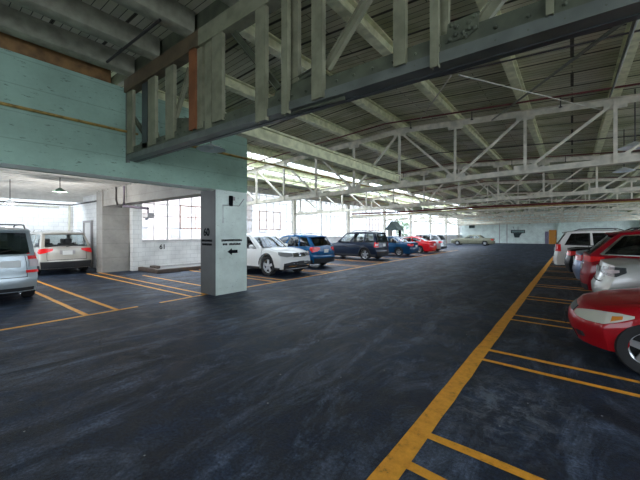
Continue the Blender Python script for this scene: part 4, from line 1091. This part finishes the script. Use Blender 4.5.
# --- window side
build_car(suv(L=4.45, H=1.83, Wd=1.80, belt=1.12, paint=paint('pale_silver_blue_paint', (0.42, 0.48, 0.51), .55), rear_glass=M['dark_tint'], wr=.355, railm=M['plastic'], crossbars=True,
    g=[.98, .3, -1.98, -2.17], tum=.84,
    tailkit=dict(lamps=[([(.80, 1.02, 1.17), (1.12, 1.02, 1.17)], M['tail']), ([(.80, .84, 1.01), (1.12, .84, 1.01)], M['tail_clear']), ([(.72, .70, .765), (1.08, .70, .765)], M['tail'])], panels=[([(-.93, .28, .36), (.93, .28, .36)], M['plastic'], 'rear_bumper'), ([(-.62, .84, 1.0), (.62, .84, 1.0)], M['plate'], 'tailgate_panel')], plate=.92, seam=.60, wiper=True, spoiler=True, exhaust=True)),
    'pale silver SUV cut off by the picture edge, tail outward', (-12.45, 1.22, 0), PI)
build_car(suv(L=4.62, H=1.75, Wd=1.82, belt=1.07, back_glass=M['clear'], paint=paint('champagne_silver_paint', (0.46, 0.43, 0.38), .45), glass=M['clear'], wr=.35, railm=M['chrome'], clad=.16,
    tailkit=dict(lamps=[([(.56, .96, 1.04), (.80, .88, 1.05), (1.0, .84, 1.04), (1.18, .9, 1.02)], M['tail'])], panels=[([(-.97, .27, .54), (.97, .27, .54)], M['plastic'], 'rear_bumper'), ([(-.3, .82, .97), (.3, .82, .97)], M['conduit'], 'plate_recess')], plate=.87, seam=.6, wiper=True, spoiler=True)),
    'champagne silver SUV nosed in against the white block wall', (-18.05, 4.05, 0), PI)
build_car(suv(L=4.5, H=1.66, Wd=1.84, hood=1.0, paint=paint('white_paint', (0.74, 0.74, 0.72), 0), glass=M['tint'], ws_glass=M['clear'], wr=.385, railm=M['chrome'], clad=.10,
    nosekit=dict(head=[(.46, .76, .88), (.75, .74, .91), (1.0, .78, .93), (1.16, .84, .93)], lens=M['head_mid'], grille=[(-.42, .73, .88), (.42, .73, .88)], intake=[(-.88, .28, .50), (-.5, .30, .56), (.5, .30, .56), (.88, .28, .50)], bars=[(-.42, .42, .77, .022), (-.42, .42, .83, .02), (-.85, .85, .39, .035), (-.5, .5, .50, .03)], badge=.81, plate=.5, platem=M['plastic'])),
    'white SUV just behind the mint pillar, nose towards the aisle', (-8.3-2.25, 9.5, 0), 0)
build_car(suv(L=4.45, H=1.60, Wd=1.80, belt=1.0, hood=.95, paint=paint('mid_blue_paint', (0.004, 0.085, 0.225), .2), glass=M['tint'], rear_glass=M['dark_tint'], wr=.345, railm=M['conduit'], clad=.18, g=[1.05, .2, -1.72, -2.14],
    tailkit=dict(lamps=[([(.55, .90, .97), (.72, .80, 1.0), (1.0, .76, 1.0), (1.24, .88, .98)], M['tail'])], panels=[([(-.95, .25, .48), (.95, .25, .48)], M['plastic'], 'rear_bumper')], plate=.80, seam=.62, wiper=True, spoiler=True)),
    'blue hatchback crossover parked tail outward beside the white SUV', (-9.2-2.22, 12.4, 0), PI)
build_car(suv(L=4.45, H=1.76, Wd=1.80, belt=1.06, paint=paint('navy_paint', (0.008, 0.016, 0.034), .3), glass=M['clear'], rear_glass=M['tint'], wr=.355, railm=M['plastic'], clad=.14, g=[.98, .25, -2.0, -2.17], tum=.84, chrome_belt=False,
    tailkit=dict(lamps=[([(.76, .80, 1.10), (1.12, .80, 1.10)], M['tail']), ([(.80, .90, .98), (1.0, .90, .98)], M['tail_clear'])], panels=[([(-.93, .28, .52), (.93, .28, .52)], M['plastic'], 'rear_bumper')], plate=.92, seam=.60, wiper=True, spoiler=True)),
    'boxy navy SUV with see-through windows, tail outward', (-9.0-2.22, 18.05, 0), PI)
build_car(sedan(L=4.45, H=1.42, paint=paint('deep_blue_paint', (0.004, 0.045, 0.11), .3), glass=M['clear']),
    'deep blue sedan parked beyond the navy SUV', (-8.7-2.22, 22.4, 0), PI)
build_car(sedan(L=4.5, H=1.38, paint=paint('bright_red_paint', (0.62, 0.008, 0.015), .1), glass=M['clear'], g=[1.0, .1, -1.0, -1.9], doors=[(-.75, .75)], wins=[(.1, .40), (.44, .92)]),
    'bright red coupe between the blue sedan and the silver wagon', (-8.8-2.25, 26.6, 0), PI)
build_car(suv(L=4.6, H=1.58, Wd=1.78, belt=1.0, hood=.92, paint=paint('silver_paint', (0.50, 0.52, 0.54), .5), glass=M['tint'], wr=.33, railm=M['chrome']),
    'silver wagon at the far end of the window-side row', (-8.9-2.3, 29.7, 0), PI)
build_car(sedan(L=5.3, H=1.42, Wd=1.85, belt=.93, deck=.95, hood=.90, paint=paint('beige_paint', (0.22, 0.22, 0.155), .3), glass=M['clear'], wins=[(.16, .48), (.52, .9)], g=[1.15, .45, -1.05, -1.6], front=[(.2, -.06), (.5, 0), (.8, -.06)], rear=[(.2, -.06), (.5, 0), (.95, -.08)], pf=.12, pr=.1, sill=.25),
    'long beige sedan standing crosswise near the far wall', (-10.6, 47.2, 0), PI)
# --- aisle side
front_red = paint('dark_red_paint', (0.36, 0.004, 0.010), .1)
build_car(sedan(L=4.48, H=1.44, Wd=1.73, paint=front_red, wbf=2.24-.76, glass=M['tint'], front=[(.2, -.10), (.42, 0), (.53, -.005), (.6, -.06), (.72, -.16), (.85, -.30)], pf=.42,
    prof=[(-2.24, .95), (-1.9, 1.0), (-1.5, .98), (-1.04, .95), (.5, .92), (.9, .87), (1.4, .82), (1.85, .765), (2.1, .725), (2.24, .67)],
    nosekit=dict(head=[(.50, .585, .62), (.66, .555, .65), (.84, .54, .675), (1.0, .545, .69), (1.2, .585, .69), (1.46, .655, .68)], turn=[(1.08, .585, .65), (1.26, .625, .665)], grille=[(-.40, .58, .655), (.40, .58, .655)], intake=[(-.5, .24, .35), (.5, .24, .35)], fog=[(.62, .30, .37), (.74, .31, .37)], plate=.44, platem=M['plastic'])),
    'dark red sedan with clear headlight, nose over the yellow line', (-.05+2.24, 6.05, 0), PI)
build_car(sedan(L=4.7, H=1.48, Wd=1.80, paint=paint('light_silver_paint', (0.50, 0.50, 0.48), .45), glass=M['tint'], deck=1.10, belt=.98, pr=.26,
    rear=[(.2, -.08), (.45, .06), (.62, .07), (.72, .06), (.80, -.02), (1.1, -.08)],
    tailkit=dict(lamps=[([(.50, .94, 1.02), (.75, .88, 1.04), (1.0, .87, 1.04), (1.22, .95, 1.04)], M['head_dark']), ([(.78, .93, .99), (.95, .92, .99), (1.08, .95, .99)], M['tail_clear'])], panels=[([(-.5, .25, .36), (.5, .25, .36)], M['plastic'], 'diffuser')], plate=.92, seam=.75, wiper=False)),
    'silver sedan between the dark red sedan and the ruby SUV, smoked taillights outward', (.38+2.35, 8.6, 0), 0)
build_car(suv(L=4.8, H=1.76, Wd=1.92, belt=1.10, paint=paint('ruby_red_paint', (0.27, 0.004, 0.012), .2), glass=M['dark_tint'], wr=.38, g=[1.2, .35, -1.75, -2.32], chrome_belt=True, railm=M['plastic'],
    tailkit=dict(lamps=[([(.45, .99, 1.07), (.75, .95, 1.09), (1.0, .95, 1.09), (1.34, 1.02, 1.08)], M['tail'])], panels=[([(-.95, .27, .40), (.95, .27, .40)], M['plastic'], 'rear_bumper'), ([(-.45, .88, .91), (.45, .88, .91)], M['chrome'], 'chrome_strip')], plate=.8, seam=.60, wiper=True, spoiler=True)),
    'ruby red SUV with chrome-edged side window, tail outward', (.15+2.4, 11.1, 0), 0)
build_car(sedan(L=4.7, H=1.45, Wd=1.8, paint=paint('steel_blue_paint', (0.18, 0.24, 0.36), .5), glass=M['tint'], deck=1.05),
    'steel blue sedan between the ruby red SUV and the black car', (.0+2.35, 13.6, 0), 0)
build_car(sedan(L=4.8, H=1.46, Wd=1.82, paint=paint('black_car_paint', (0.008, 0.008, 0.010), .2), glass=M['dark_tint'], deck=1.06),
    'black sedan beside the white SUV, tail outward', (-.25+2.4, 16.05, 0), 0)
build_car(suv(L=4.9, H=1.80, Wd=1.92, belt=1.10, paint=paint('white_suv_paint', (0.74, 0.73, 0.70), 0), glass=M['dark_tint'], wr=.38, g=[1.3, .5, -2.0, -2.36], tum=.84, wins=[(.07, .33), (.36, .62), (.65, .93)],
    tailkit=dict(lamps=[([(.74, .85, 1.16), (1.14, .85, 1.16)], M['tail'])], panels=[([(-.6, .62, .66), (.6, .62, .66)], M['plastic'], 'bumper_strip')], plate=.9, seam=.64, wiper=True, spoiler=True)),
    'white SUV last in the aisle-side row, tail over the yellow line', (-.7+2.45, 18.5, 0), 0)
